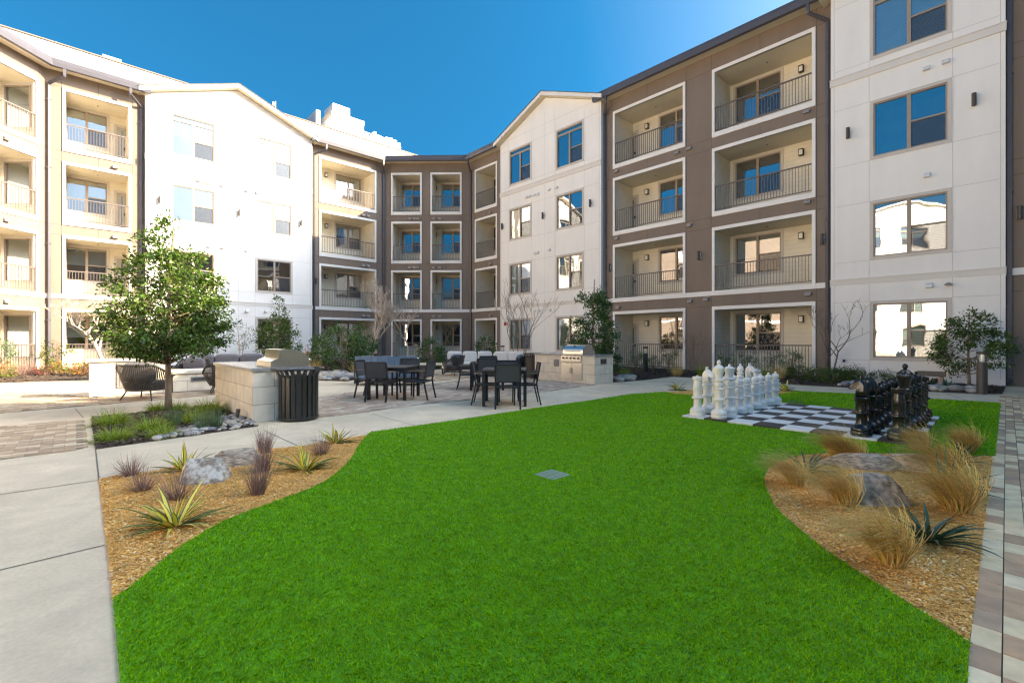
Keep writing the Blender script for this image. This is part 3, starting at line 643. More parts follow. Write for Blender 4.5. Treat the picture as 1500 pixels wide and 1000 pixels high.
# chips of the beds
def scatter(poly, dens, falloff=None, avoid=None):
    P = np.array([p[:2] for p in poly]); lo, hi = P.min(0), P.max(0); n = int((hi-lo).prod()*dens)
    q = RNG.uniform(lo, hi, (n, 2)); q = q[inside(q, poly)]
    if falloff is not None: q = q[RNG.random(len(q)) < falloff(np.hypot(q[:, 0], q[:, 1]))]
    if avoid is not None:
        for a in avoid: q = q[~inside(q, a)]
    return q
def chips(name, poly, dens, size, mname, falloff=None, z=.014, flatness=.5):
    q = scatter(poly, dens, falloff); n = len(q); a = RNG.uniform(0, 2*np.pi, n); l = size*RNG.uniform(.5, 1.5, n); w_ = l*RNG.uniform(.25, .7, n)
    u = np.stack([np.cos(a), np.sin(a), RNG.normal(0, .22, n)*flatness*2], 1)*l[:, None]/2; v = np.stack([-np.sin(a), np.cos(a), RNG.normal(0, .3, n)*flatness*2], 1)*w_[:, None]/2
    c = np.column_stack([q, z+RNG.uniform(0, size*.5, n)])
    V = np.stack([c-u-v*.6, c+u*.7-v, c+u+v*.5, c-u*.8+v], 1).reshape(-1, 3); F = np.arange(4*n).reshape(n, 4)
    return tag(np_mesh(name, V, F, MATS[mname]), kind='stuff')
chips('mulch_chips', BED_L, 17000, .0145, 'mulch_chip', lambda r: np.clip((3.2/r)**1.6, .12, 1))
chips('mulch_chips', BED_R, 17000, .0145, 'mulch_chip', lambda r: np.clip((3.0/r)**1.6, .12, 1))
chips('bark_chips', BED_P, 2200, .04, 'bark_chip'); chips('bark_chips', BED_H, 260, .06, 'bark_chip'); chips('bark_chips', BED_B, 120, .07, 'bark_chip')

# chess board axes (needed by the lawn, which leaves the board and the drains free)
BL = Vector((2.9195, 8.0055)); BA = -DR; BN = NR; SQ = 3.056/8
BOARD = [tuple(BL), tuple(BL+BA*8*SQ), tuple(BL+BA*8*SQ+BN*8*SQ), tuple(BL+BN*8*SQ)]
dc = ground(809, 697.5).to_2d(); d2 = ground(1166, 590).to_2d()
def rect(c, hx, hy, d): e = Vector((-d.y, d.x)); return [tuple(c+d*hx*a+e*hy*b) for a, b in ((-1, -1), (1, -1), (1, 1), (-1, 1))]
DRAIN1, DRAIN2 = rect(dc, .135, .135, NR), rect(d2, .16, .16, NR)
ramp_isl('turf_blade', [(.20, .52, .006), (.16, .46, .005), (.26, .58, .008), (.19, .51, .006), (.34, .56, .02), (.11, .36, .004), (.22, .54, .006), (.08, .26, .004)], .6, .15, 0, spec=.12)
def turf():
    fo = lambda r: np.clip((2.4/r)**1.75, .02, 1)
    q = scatter(LAWN, 26000, fo, [BOARD, DRAIN1, DRAIN2]); r = np.hypot(q[:, 0], q[:, 1]); n = len(q); s_ = np.clip((r/2.4)**.8, 1, 5)
    a = RNG.uniform(0, 2*np.pi, n); h = RNG.uniform(.011, .022, n)*np.clip(s_**.25, 1, 1.35); wd = .0015*s_*RNG.uniform(.8, 1.3, n)
    ln = RNG.normal(0, .6, (n, 2))*h[:, None]
    g = np.sin(q[:, 0]*1.7+1)*np.cos(q[:, 1]*1.3)*.35; ln += (h*g)[:, None]*np.array([.7, .5])
    sd_ = np.stack([np.cos(a), np.sin(a)], 1)*wd[:, None]
    b = np.column_stack([q, np.full(n, .012)]); m_ = np.column_stack([q+ln*.35, .012+h*.6]); t = np.column_stack([q+ln, .012+h])
    S3 = np.column_stack([sd_, np.zeros(n)])
    V = np.stack([b-S3, b+S3, m_+S3*.85, t, m_-S3*.85], 1).reshape(-1, 3); F = np.arange(5*n).reshape(n, 5)
    tag(np_mesh('lawn_grass', V, F, MATS['turf_blade']), kind='stuff')
turf()

# ------------------------------------------------------------------ plant builders
leaf_mat('leaf_dark', (.05, .12, .024), .45, .025, .38, .2, .5)
leaf_mat('leaf_mid', (.068, .128, .02), .5, .04, .40, .22)
leaf_mat('leaf_yellow', (.16, .19, .03), .45, .04, .45, .3)
leaf_mat('leaf_orange', (.48, .20, .05), .5, .05, .5, .3)
leaf_mat('leaf_red', (.22, .04, .03), .5, .04, .5, .3)
leaf_mat('leaf_grey', (.11, .18, .085), .4, .02, .6, .2)
leaf_mat('twig_brown', (.29, .18, .15), .45, .02, .8, .1)
leaf_mat('straw', (.74, .54, .21), .5, .03, .6, .35)
leaf_mat('sedge', (.27, .36, .045), .45, .05, .5, .25)
leaf_mat('yucca_green', (.045, .10, .055), .35, .02, .4, .1)
leaf_mat('yucca_margin', (.10, .15, .06), .3, .02, .4, .1)
leaf_mat('yucca_yellow', (.85, .70, .13), .3, .02, .4, .15)
mat('bark', (.24, .175, .125), .9, .3, 9, .8, 40, stretch=(1, 1, .25))
mat('bark_pale', (.50, .42, .35), .85, .2, 7, .4, 40)
mat('bark_twig', (.20, .155, .13), .9, .2, 9)
def leaves(P, size, out, rng, ratio=.42, up=.25):
    n = len(P); d = rng.normal(0, 1, (n, 3)); d += out*.9; d[:, 2] += up-.35; d /= np.linalg.norm(d, axis=1)[:, None]
    r = rng.normal(0, 1, (n, 3)); sv = np.cross(d, r); sv /= np.linalg.norm(sv, axis=1)[:, None]; nv = np.cross(sv, d)
    l = size*rng.uniform(.65, 1.3, n)[:, None]; w_ = l*ratio
    V = np.stack([P, P+d*l*.45+sv*w_*.5-nv*l*.05, P+d*l-nv*l*.12, P+d*l*.45-sv*w_*.5-nv*l*.05], 1).reshape(-1, 3)
    return V, np.arange(4*n).reshape(n, 4)
def crown_points(env, n, rng, clumps=80, spread=.2, shell=.55, flat=.75):
    zs = np.array([e[0] for e in env]); rs = np.array([e[1] for e in env]); zz = np.linspace(zs[0], zs[-1], 200); rr = np.interp(zz, zs, rs)
    p = rr**2+1e-4; p /= p.sum(); cz = rng.choice(zz, clumps, p=p); cr = np.interp(cz, zs, rs)*np.sqrt(rng.uniform(shell**2, 1, clumps)); ca = rng.uniform(0, 2*np.pi, clumps)
    cen = np.stack([cr*np.cos(ca), cr*np.sin(ca), cz], 1); sz = spread*rng.uniform(.55, 1.3, clumps)
    k = rng.integers(0, clumps, n); P = cen[k]+rng.normal(0, 1, (n, 3))*sz[k][:, None]*np.array([1, 1, flat])*.62
    lim = np.interp(P[:, 2], zs, rs)*1.12+.05; ok = (np.hypot(P[:, 0], P[:, 1]) < lim) & (P[:, 2] > zs[0]-.12) & (P[:, 2] < zs[-1]+.12)
    P = P[ok]; out = P-np.array([0, 0, (zs[0]+zs[-1])*.5]); out /= (np.linalg.norm(out, axis=1)[:, None]+1e-6); return P, out, cen
def leafy(name, label, cat, loc, env, n, size, lm, trunk=(.05, .02), tm='bark', seed=1, clumps=80, spread=.2, shell=.5, group=None, stems=1, bend=.05, ratio=.42, base=0, limbs=.6, part='crown'):
    rng = np.random.default_rng(seed); random.seed(seed); root = thing(name, label, cat, loc, 0, group); zt = env[-1][0]
    P, out, cen = crown_points(env, n, rng, clumps, spread, shell); V, F = leaves(P, size, out, rng, ratio); np_mesh(part, V, F, MATS[lm], root)
    t = MB(); axes = []
    for s_ in range(stems):
        a0 = 2*math.pi*s_/max(1, stems)+random.random(); q = []; ph = random.random()*6
        for k in range(8):
            f = k/7; z = zt*.93*f; sp = (0 if stems == 1 else .28*env[len(env)//2][1]*f)
            q.append((math.cos(a0)*sp+bend*math.sin(f*4+ph)*f, math.sin(a0)*sp+bend*math.cos(f*3+ph)*f-bend*f*.5*math.cos(ph), z-.03*(k == 0)))
        t.tube(q, [trunk[0]*(1.25 if k == 0 else 1)*(1-f_)+trunk[1]*f_ for k, f_ in [(k, k/7) for k in range(8)]], 9); axes.append(q)
    for c in cen[:int(len(cen)*limbs)]:
        q = random.choice(axes); z = max(env[0][0]*.9, c[2]-random.uniform(.15, .45)*np.hypot(c[0], c[1])-.1); f = min(.97, z/(zt*.93)); i = min(6, int(f*7)); g = f*7-i
        b = Vector(q[i]).lerp(Vector(q[i+1]), g); c_ = Vector(c); mdl = b.lerp(c_, .5)+Vector((0, 0, -.04)); r0 = (trunk[0]*(1-f)+trunk[1]*f)*.45
        t.tube([b, mdl, c_], [r0, r0*.6, .004], 5)
    o = t.build('trunk', MATS[tm], root, smooth=True); return root
def bare(name, label, loc, Ht, stems, r0, m_, seed, spread=.35, group=None, levels=4, first=.35, nb=3, up=.55):
    random.seed(seed); root = thing(name, label, 'tree', loc, 0, group); t = MB(); tw = MB()
    def grow(p, d, ln, r, lv, mb):
        q = [Vector(p)]; dd = Vector(d)
        for k in range(3):
            dd = (dd+Vector((random.gauss(0, .12), random.gauss(0, .12), random.gauss(.05, .08)))).normalized(); q.append(q[-1]+dd*ln/3)
        mb.tube(q, [r, r*.88, r*.76, r*.62], 6 if lv > 1 else 4, cap=lv == levels)
        if lv <= 0: return
        for j in range(nb if lv < levels else nb+1):
            a = random.random()*6.283; sd_ = Vector((math.cos(a), math.sin(a), 0)); nd = (dd*(1-spread)+sd_*spread*random.uniform(.7, 1.4)+Vector((0, 0, up*.25))).normalized()
            st = q[-1] if j == 0 else q[2].lerp(q[3], random.random()); grow(st, nd, ln*random.uniform(.55, .8), max(r*.58, .0035), lv-1, t)
    for s_ in range(stems):
        a = 6.283*s_/stems+random.random(); lean = .16 if stems > 1 else .03
        grow((math.cos(a)*.06*(stems > 1), math.sin(a)*.06*(stems > 1), -.03), (math.cos(a)*lean, math.sin(a)*lean, 1), Ht*first, r0, levels, t)
    t.build('trunk', MATS[m_], root, smooth=True); return root
def strip_mesh(paths, widths, sides):       # n blades of k points: a ribbon each
    n, k, _ = paths.shape; Lf = paths-sides[:, None, :]*widths[..., None]/2; Rt = paths+sides[:, None, :]*widths[..., None]/2
    V = np.stack([Lf, Rt], 2).reshape(-1, 3); b = (np.arange(n)[:, None]*2*k+np.arange(k-1)[None]*2).ravel(); return V, np.stack([b, b+1, b+3, b+2], 1)
def tuft_paths(n, rng, ln, base_r, lean, droop, wind=(0, 0), k=6, up=1.0):
    a = rng.uniform(0, 2*np.pi, n); br = base_r*np.sqrt(rng.random(n)); p0 = np.stack([br*np.cos(a), br*np.sin(a), np.zeros(n)], 1); a2 = a+rng.normal(0, .5, n)
    l = ln*rng.uniform(.55, 1.1, n); th = np.abs(rng.normal(lean, lean*.5, n)); d = np.stack([np.cos(a2)*np.sin(th), np.sin(a2)*np.sin(th), np.cos(th)*up], 1)
    pts = [p0]; cur = p0.copy(); W_ = np.array([wind[0], wind[1], 0])
    for j in range(1, k):
        f = j/(k-1); d = d+np.array([0, 0, -droop])*f*rng.uniform(.6, 1.4, n)[:, None]/(k-1)*2+W_*f*rng.uniform(.5, 1.4, n)[:, None]/(k-1)*2+rng.normal(0, .04, (n, 3)); d /= np.linalg.norm(d, axis=1)[:, None]
        cur = cur+d*(l/(k-1))[:, None]; cur[:, 2] = np.maximum(cur[:, 2], .004); pts.append(cur.copy())
    P = np.stack(pts, 1); t = P[:, -1]-P[:, 0]; sd_ = np.stack([-t[:, 1], t[:, 0], np.zeros(n)], 1)+rng.normal(0, .3, (n, 3))*.1; sd_ /= (np.linalg.norm(sd_, axis=1)[:, None]+1e-6); return P, sd_
def tuft(name, label, cat, loc, n, ln, wd, base_r, lean, droop, m_, wind=(0, 0), seed=1, group=None, k=6, rz=0, scale=1):
    rng = np.random.default_rng(seed); P, sd_ = tuft_paths(n, rng, ln, base_r, lean, droop, wind, k); w_ = wd*np.linspace(1, .25, k)[None]*rng.uniform(.7, 1.2, (n, 1)); V, F = strip_mesh(P, w_, sd_)
    o = np_mesh(name, V, F, MATS[m_]); o.location = loc; o.rotation_euler = (0, 0, rz); o.scale = (scale,)*3; return tag(o, label, cat, group)
def yucca_mesh(seed, n=34, ln=.5, wd=.04, variegated=True, droop=.9):
    inner = .68; rng = np.random.default_rng(seed); P, sd_ = tuft_paths(n, rng, ln, .03, 1.12 if variegated else .9, droop, k=7); k = 7
    t = P[:, -1]-P[:, 0]; sd_ = np.stack([-t[:, 1], t[:, 0], np.zeros(n)], 1); sd_ /= (np.linalg.norm(sd_, axis=1)[:, None]+1e-6)
    prof = np.array([.55, .95, 1.0, .92, .72, .42, .04])*wd; V = []; F = []; M = []
    for i in range(n):
        b = len(V)
        for j in range(k):
            c = P[i, j]; s_ = sd_[i]*prof[j]/2; lift = np.array([0, 0, prof[j]*.18])
            V += [c-s_+lift, c-s_*inner, c+s_*inner, c+s_+lift]
        for j in range(k-1):
            for c in range(3): a = b+4*j+c; F.append((a, a+1, a+5, a+4)); M.append(1 if c == 1 else 0)
    return np.array(V), np.array(F), M
def yucca(label, loc, seed, variegated, n=34, ln=.5, wd=.045, group=None, droop=.9):
    V, F, M = yucca_mesh(seed, n, ln, wd, variegated, droop); mm = [MATS['yucca_margin'], MATS['yucca_yellow']] if variegated else [MATS['yucca_green'], MATS['yucca_green']]
    o = np_mesh('yucca', V, F, mm, mi=M); o.location = loc; return tag(o, label, 'yucca', group)
# ------------------------------------------------------------------ trees and shrubs
g = ground
leafy('evergreen_tree', 'young evergreen tree with one slim trunk in the mulch square beside the stone grill counter', 'tree', g(247, 602),
      [(.98, .40), (1.15, .86), (1.55, 1.02), (2.0, .97), (2.45, .82), (2.9, .60), (3.3, .36), (3.76, .05)], 19000, .078, 'leaf_mid', (.055, .018), seed=11, clumps=170, spread=.17, shell=.35, ratio=.42)
leafy('evergreen_tree', 'dense conical evergreen tree standing behind the right grill counter', 'tree', at(869, 16.3), [(.55, .5), (.9, .85), (1.5, .88), (2.1, .72), (2.7, .55), (3.2, .3), (3.72, .04)], 6500, .10, 'leaf_dark', (.05, .015), seed=12, clumps=90, spread=.2, shell=.4)
leafy('evergreen_tree', 'small airy evergreen tree by the bollard light at the large white block', 'tree', at(1420, 12.9), [(.42, .35), (.7, .8), (1.1, .95), (1.5, .75), (1.9, .45), (2.25, .08)], 4600, .085, 'leaf_mid', (.035, .012), seed=13, clumps=55, spread=.16, shell=.4)
leafy('evergreen_tree', 'pointed evergreen tree against the shaded foot of the left white gable', 'tree', at(407, 24), [(.2, .7), (.8, 1.05), (1.6, .95), (2.4, .62), (3.1, .35), (3.7, .05)], 4200, .12, 'leaf_mid', (.05, .015), seed=14, clumps=70, spread=.24)
leafy('shrub', 'big round green shrub, first of the three before the wide balconies', 'shrub', at(476, 20.2), [(.1, .4), (.6, .62), (1.2, .55), (1.75, .2)], 2200, .10, 'leaf_dark', (.03, .01), seed=15, clumps=45, spread=.22, stems=3, group='shrubs before the wide balconies')
leafy('shrub', 'tallest and widest of the three shrubs before the wide balconies', 'shrub', at(503, 19.0), [(.05, .5), (.6, .95), (1.2, .9), (1.7, .55), (2.05, .15)], 4200, .10, 'leaf_dark', (.03, .01), seed=16, clumps=70, spread=.22, stems=3, group='shrubs before the wide balconies')
leafy('shrub', 'shrub nearest the pale bare tree, last of the three before the wide balconies', 'shrub', at(528, 20.6), [(.1, .4), (.6, .75), (1.3, .7), (1.75, .45), (2.0, .12)], 3000, .10, 'leaf_dark', (.03, .01), seed=17, clumps=55, spread=.22, stems=3, group='shrubs before the wide balconies')
leafy('shrub', 'conical dark green shrub between the two columns of balconies in the far corner', 'shrub', at(632, 21.5), [(.05, .5), (.5, .68), (1.0, .58), (1.5, .25), (1.75, .05)], 3000, .09, 'leaf_dark', (.03, .01), seed=18, clumps=55, spread=.18, stems=2)
leafy('shrub', 'thin loose shrub before the narrow brown strip with balconies', 'shrub', at(712, 23), [(.2, .25), (.7, .48), (1.2, .42), (1.65, .15)], 900, .10, 'leaf_dark', (.02, .008), seed=19, clumps=24, spread=.16, stems=3)
leafy('shrub', 'yellow green shrub behind the fireplace wall', 'shrub', at(208, 17.5), [(.1, .5), (.6, 1.0), (1.1, .9), (1.45, .3)], 2400, .10, 'leaf_yellow', (.02, .008), seed=20, clumps=45, spread=.22, stems=4)
leafy('shrub', 'small rounded green shrub standing just behind the litter bin at the right grill counter', 'shrub', at(893, 16.0), [(.1, .25), (.5, .4), (.9, .3), (1.25, .05)], 800, .08, 'leaf_dark', (.02, .008), seed=21, clumps=20, spread=.14, stems=2)['label'] = 'narrow green shrub at the foot of the conical evergreen tree'
leafy('shrub', 'wispy yellow green shrub at the corner downspout of the left brown wing', 'shrub', at(83, 19.5), [(.25, .3), (.7, .65), (1.1, .55), (1.3, .2)], 650, .09, 'leaf_yellow', (.015, .006), seed=22, clumps=26, spread=.18, stems=5)
leafy('shrub', 'bluish green upright shrub at the left edge beside the porch railing', 'shrub', at(-2, 18.0), [(.1, .35), (.7, .5), (1.3, .35), (1.6, .08)], 1500, .07, 'leaf_grey', (.02, .008), seed=23, clumps=34, spread=.16, stems=3)
bare('bare_tree', 'tall pale bare tree with a forked trunk before the wide balconies', at(547, 23.0), 5.6, 1, .11, 'bark_pale', 31, .42, levels=6, first=.26, nb=3, up=.8)
bare('bare_tree', 'slim pale bare tree before the left column of far corner balconies', at(597, 26), 3.9, 1, .05, 'bark_pale', 32, .4, first=.36)
bare('bare_tree', 'bare many-stemmed tree beside the slatted bin at the right gable', at(764, 20.5), 3.6, 4, .03, 'bark_twig', 33, .28, levels=5, first=.38, nb=2)
bare('bare_tree', 'leafless pale tree with spreading crooked limbs behind the fireplace wall', at(155, 19.3), 5.3, 1, .09, 'bark_pale', 34, .46, levels=6, first=.24, nb=3)
leafy('shrub', 'small sparse grey tree with two stems at the foot of the left white gable', 'tree', at(353, 22.5), [(.9, .3), (1.4, .75), (1.9, .7), (2.3, .3)], 420, .09, 'leaf_grey', (.03, .008), 'bark_pale', 35, clumps=40, spread=.16, stems=2, limbs=1)
bare('bare_tree', 'bare sapling with two crooked stems at the corner of the large white block', at(1214, 15.6), 3.0, 2, .032, 'bark_twig', 36, .42, levels=5, first=.34, nb=2)
bare('bare_shrub', 'reddish twiggy bare shrub between the two brown wing porches', at(1014, 17.6), 1.75, 6, .010, 'bark_twig', 37, .28, levels=3, first=.4, nb=2)['category'] = 'shrub'

# bed along the right wall
def kids_copy(root, loc, rz, sc, label): return dup(root, loc, rz, label, scale=sc)
spiky = [(932, 18.8, .95, 'shaded spiky green shrub behind the bollard light at the first porch'), (901, 17.4, .9, 'spiky green shrub beside the end of the right grill counter'), (979, 18.3, 1.05, 'tall spiky green shrub at the right post of the first porch'),
         (957, 18.6, .8, 'short spiky shrub close to the bollard light'), (1066, 17.4, .9, 'spiky shrub behind the queen, at the left end of the second porch railing'), (1097, 17.0, 1.0, 'spiky shrub below the second porch window'), (1133, 16.8, 1.0, 'spiky shrub before the middle of the second porch railing'), (1160, 16.5, 1.08, 'spiky shrub at the right end of the second porch railing')]
first = None
for u, y, sc, lb in spiky:
    if first is None: first = leafy('spiky_shrub', lb, 'shrub', at(u, y), [(.05, .12), (.3, .3), (.6, .32), (.85, .25)], 1100, .07, 'leaf_grey', (.012, .004), seed=41, clumps=22, spread=.10, stems=6, ratio=.2, group='spiky shrubs along the porches', part='foliage'); first.scale = (sc,)*3
    else: kids_copy(first, at(u, y), random.random()*6, sc, lb)
box_ = [(1169, 15.9, 1.0, 'clipped dark green shrub nearest the second porch'), (1197, 15.2, .95, 'low dark green shrub under the bare sapling'), (1221, 14.5, 1.0, 'low bright green shrub beside the bare sapling, facing the path'), (1247, 14.3, 1.1, 'wide low shrub at the near corner of the large white block'), (1249, 14.95, .85, 'small shrub against the wall of the large white block below the hose tap'), (1296, 13.9, .9, 'low shrub against the wall below the wide ground floor window')]
first = None
for u, y, sc, lb in box_:
    if first is None: first = leafy('boxwood_shrub', lb, 'shrub', at(u, y), [(.02, .3), (.15, .42), (.32, .4), (.48, .15)], 1700, .05, 'leaf_mid', (.012, .004), seed=42, clumps=50, spread=.11, stems=3, group='low shrubs along the white block', part='foliage'); first.scale = (sc,)*3
    else: kids_copy(first, at(u, y), random.random()*6, sc, lb)
tufts = [(992, 17.0, .85, 'straw', 'tan grass tuft left of the brown pier'), (1029, 16.9, .9, 'sedge', 'greenish grass tuft before the brown pier'), (1142, 15.9, 1.0, 'straw', 'golden grass tuft behind the rearmost white pawn'), (1122, 16.1, .8, 'sedge', 'yellow green grass tuft at the foot of the second porch railing'), (915, 16.6, .8, 'sedge', 'grass tuft by the pebbles at the end of the right grill counter')]
for i, (u, y, sc, m_, lb) in enumerate(tufts): tuft('grass_tuft', lb, 'grass', at(u, y), 420, .55, .007, .14, .45, .6, m_, seed=50+i, scale=sc, group='grass tufts along the porches')
for i, (u, v, lb) in enumerate(((993, 571.5, 'low yellow striped plant at the lawn corner behind the white rook'), (1150, 572.5, 'low yellow striped plant at the lawn edge behind the white pawns'))): yucca(lb, g(u, v), 60+i, True, 30, .42, .05, 'variegated yuccas', .9)
for i, (u, v, lb) in enumerate(((1362, 566, 'green strappy plant under the low brown block'), (1389, 571, 'green strappy plant left of the bollard light, by the pebbles'))): yucca(lb, g(u, v), 64+i, False, 26, .4, .04, 'strappy plants along the white block', .8)

# planter with the young tree
sed = [(165, 622, 1.15, 'green and yellow sedge mound at the far left corner of the mulch square'), (168, 645, 1.0, 'yellow tipped sedge mound at the near left corner of the mulch square'), (222, 630, 1.1, 'sedge mound in the middle of the mulch square'), (238, 640, .85, 'low green sedge mound at the pebble edge of the mulch square'), (230, 602, .9, 'sedge mound behind the young tree trunk on its left'), (262, 601, .9, 'sedge mound behind the young tree trunk on its right'), (284, 618, 1.05, 'sedge mound right of the young tree, next to the pebbles'), (306, 605, 1.35, 'large green and orange sedge mound against the stone grill counter')]
first = None
for i, (u, v, sc, lb) in enumerate(sed):
    if first is None: first = tuft('sedge_mound', lb, 'sedge', g(u, v), 750, .26, .0075, .13, .75, .9, 'sedge', seed=70, group='sedge mounds around the young tree', scale=sc)
    else: dup(first, g(u, v), random.random()*6, lb, scale=(sc, sc, sc*.95))
for i, (u, v, lb) in enumerate(((255, 625, 'dark wiry rush clump before the young tree trunk'), (296, 631, 'dark wiry rush clump among the pebbles'), (316, 628, 'dark wiry rush clump close to the small spotlight'))): tuft('rush_clump', lb, 'rush', g(u, v), 260, .30, .005, .07, .25, .1, 'leaf_grey', seed=80+i, group='rush clumps around the young tree')

# left mulch bed: variegated yuccas and dry purple grasses
for i, (u, v, n, ln, lb) in enumerate(((271, 690, 32, .32, 'yellow striped yucca behind the lichen covered boulder'), (254, 772, 60, .37, 'largest yellow striped yucca, low in the mulch by the lawn edge'), (446, 690, 48, .34, 'yellow striped yucca spreading beside the lawn curve'), (491, 650, 34, .32, 'yellow striped yucca at the far tip of the left mulch bed'))): yucca(lb, g(u, v), 90+i, True, n, ln, .036, 'variegated yuccas', .45 if i in (1, 2) else .25)
for i, (u, v, ln, lb) in enumerate(((192, 698, .25, 'dry purple grass clump at the pavement corner of the left bed'), (209, 720, .24, 'small dry purple grass clump left of the lichen covered boulder'), (260, 733, .27, 'dry purple grass clump in front of the lichen covered boulder'), (378, 726, .31, 'tall upright purple grass standing foremost right of the boulders'), (386, 692, .29, 'bushy purple grass clump behind the tall upright one'), (388, 665, .31, 'upright purple grass at the pavement edge behind the flat boulder'), (470, 667, .26, 'dry purple grass clump between the two far yuccas'))):
    up = ln > .285; tuft('purple_grass', lb, 'grass', g(u, v), 260 if up else 200, ln, .0045, .05, .26 if up else .6, .2, 'twig_brown', seed=100+i, group='dry purple grasses of the left bed')

# right mulch bed: feather grasses blown to the left, green yuccas
fg = [(1228, 672, .95, 'feather grass mound behind the spiky yucca, in front of the chess board'), (1252, 676, .9, 'feather grass mound at the far end of the flat boulder'), (1166, 711, .85, 'feather grass mound at the rounded tip of the bed by the lawn'), (1238, 744, .95, 'feather grass mound in front of the near boulder on its lawn side'), (1304, 827, 1.0, 'foremost feather grass mound, alone at the lawn edge'),
      (1346, 662, .9, 'feather grass mound in front of the black rook'), (1416, 664, .95, 'feather grass mound farthest to the right at the lawn corner'), (1386, 698, 1.1, 'feather grass mound leaning over the far boulder'), (1402, 750, 1.2, 'feather grass mound sweeping over the near boulder')]
first = None
for u, v, sc, lb in fg:
    if first is None: first = tuft('feather_grass', lb, 'grass', g(u, v), 650, .54, .0058, .065, .27, .52, 'straw', (-2.0, -.15), 120, 'feather grasses of the right bed', 8, 0, sc)
    else: dup(first, g(u, v), random.uniform(-.35, .35), lb, scale=(sc, sc, sc*random.uniform(.9, 1.05)))
for i, (u, v, n, ln, lb) in enumerate(((1182, 692, 28, .34, 'dark green yucca behind the boulders at the tip of the right bed'), (1401, 678, 28, .34, 'dark green yucca at the far corner of the right bed'), (1382, 722, 24, .42, 'dark green yucca half hidden in feather grass'), (1359, 794, 36, .36, 'dark green yucca foremost in the right bed near the paver walk'))): yucca(lb, g(u, v), 130+i, False, n, ln, .028, 'green yuccas of the right bed', .5)

# beds at the left building
for i, (u, y, m_, sc, lb) in enumerate(((8, 16.4, 'leaf_yellow', .8, 'bright yellow plant at the left edge of the building bed'), (10, 17.6, 'leaf_orange', .9, 'orange plant behind the bright yellow one at the left edge'), (66, 17.6, 'leaf_red', .75, 'small red plant near the dark downspout'), (82, 18.0, 'leaf_yellow', 1.0, 'yellow green plant before the porch railing'), (95, 18.4, 'leaf_orange', .95, 'orange red plant beside the yellow green one at the porch'), (126, 17.2, 'leaf_orange', 1.1, 'orange and green plant at the end of the fireplace wall'), (118, 17.8, 'leaf_yellow', 1.0, 'yellow green plant behind the end of the fireplace wall'),
                                              (452, 21.5, 'leaf_orange', 1.5, 'rust orange shrub at the downspout of the wide balconies'), (540, 20.0, 'leaf_orange', 1.0, 'rust orange shrub at the foot of the tall pale bare tree'), (585, 22.5, 'leaf_dark', 1.0, 'low green shrub at the far corner downspout'))):
    r_ = leafy('bed_plant', lb, 'plant', at(u, y), [(.02, .22), (.2, .36), (.42, .32), (.55, .1)], 420, .085, m_, (.01, .004), seed=140+i, clumps=22, spread=.13, stems=3, ratio=.35, group='colourful plants in the building beds', part='foliage'); r_.scale = (sc,)*3
for i, (u, y, lb) in enumerate(((28, 17.4, 'dry brown twiggy plant before the porch railing at the left edge'), (48, 17.9, 'dry brown twiggy plant left of the dark downspout'), (525, 18.0, 'dry tan grass on the rocks before the wide balconies'), (460, 19.0, 'dry tan grass beside the first big round shrub'))): tuft('dry_plant', lb, 'plant', at(u, y), 260, .6, .008, .2, .5, .3, 'twig_brown' if i < 2 else 'straw', seed=160+i, group='dry plants in the building beds')

# ------------------------------------------------------------------ boulders and pebbles
mat('rock_lichen', (.58, .53, .47), .9, .2, 13, 1.0, 30, c2=(.24, .185, .14), sharp=.08, detail=9)
mat('rock_brown', (.60, .48, .37), .9, .3, 14, 1.0, 30, stretch=(1, 1, 4), c2=(.22, .165, .125), sharp=.12, detail=9)
mat('rock_red', (.54, .42, .33), .9, .3, 14, 1.0, 30, c2=(.17, .12, .095), sharp=.13, detail=9)
def rock_mesh(seed, sx, sy, sz, sub=5, rough=.22, slab=.0):
    import bmesh
    from mathutils import noise
    bm = bmesh.new(); bmesh.ops.create_icosphere(bm, subdivisions=sub, radius=1); o = Vector((seed*3.1, seed*1.7, seed*.9))
    for v in bm.verts:
        d = v.co.normalized(); k = 1+rough*1.6*noise.noise(d*1.1+o)+rough*.7*noise.noise(d*2.7+o)+rough*.5*noise.noise(d*6+o)+rough*.22*noise.noise(d*16+o)+rough*.12*abs(noise.noise(d*34+o))
        p = d*k
        for ax in ((.9, .2, .35), (-.6, .5, .6), (.2, -.8, .45), (0, .1, 1), (-.8, -.6, .2), (.6, -.5, .7), (.3, .9, .3)):      # broken faces
            n_ = Vector(ax).normalized(); c = .60+.10*math.sin(seed*1.7+ax[0]*9); q = p.dot(n_)
            if q > c: p -= n_*(q-c)*.82
        v.co = Vector((p.x*sx, p.y*sy, max(p.z, -.3)*sz))
    me = bpy.data.meshes.new('boulder'); bm.to_mesh(me); bm.free(); me.polygons.foreach_set('use_smooth', [True]*len(me.polygons)); return me
def boulder(label, u, v, sx, sy, sz, m_, seed, rz=0, dz=.12, rough=.24):
    me = rock_mesh(seed, sx, sy, sz, rough=rough); me.materials.append(MATS[m_]); p = g(u, v); o = link('boulder', me, None, (p.x, p.y, dz*sz)); o.rotation_euler = (0, 0, rz); return tag(o, label, 'boulder')
boulder('pale grey boulder blotched with lichen in the left mulch bed', 298, 702, .31, .24, .25, 'rock_lichen', 3, -.3, .25)
boulder('flat brown boulder at the pavement edge behind the lichen covered one', 352, 680, .34, .2, .17, 'rock_brown', 5, .35, .3)
boulder('long flat brown boulder lying farthest back in the right bed', 1268, 686, .42, .15, .15, 'rock_brown', 8, -.25, .3)
boulder('big reddish boulder with a flat top foremost in the right bed', 1275, 733, .33, .26, .26, 'rock_red', 9, -.3, .2)
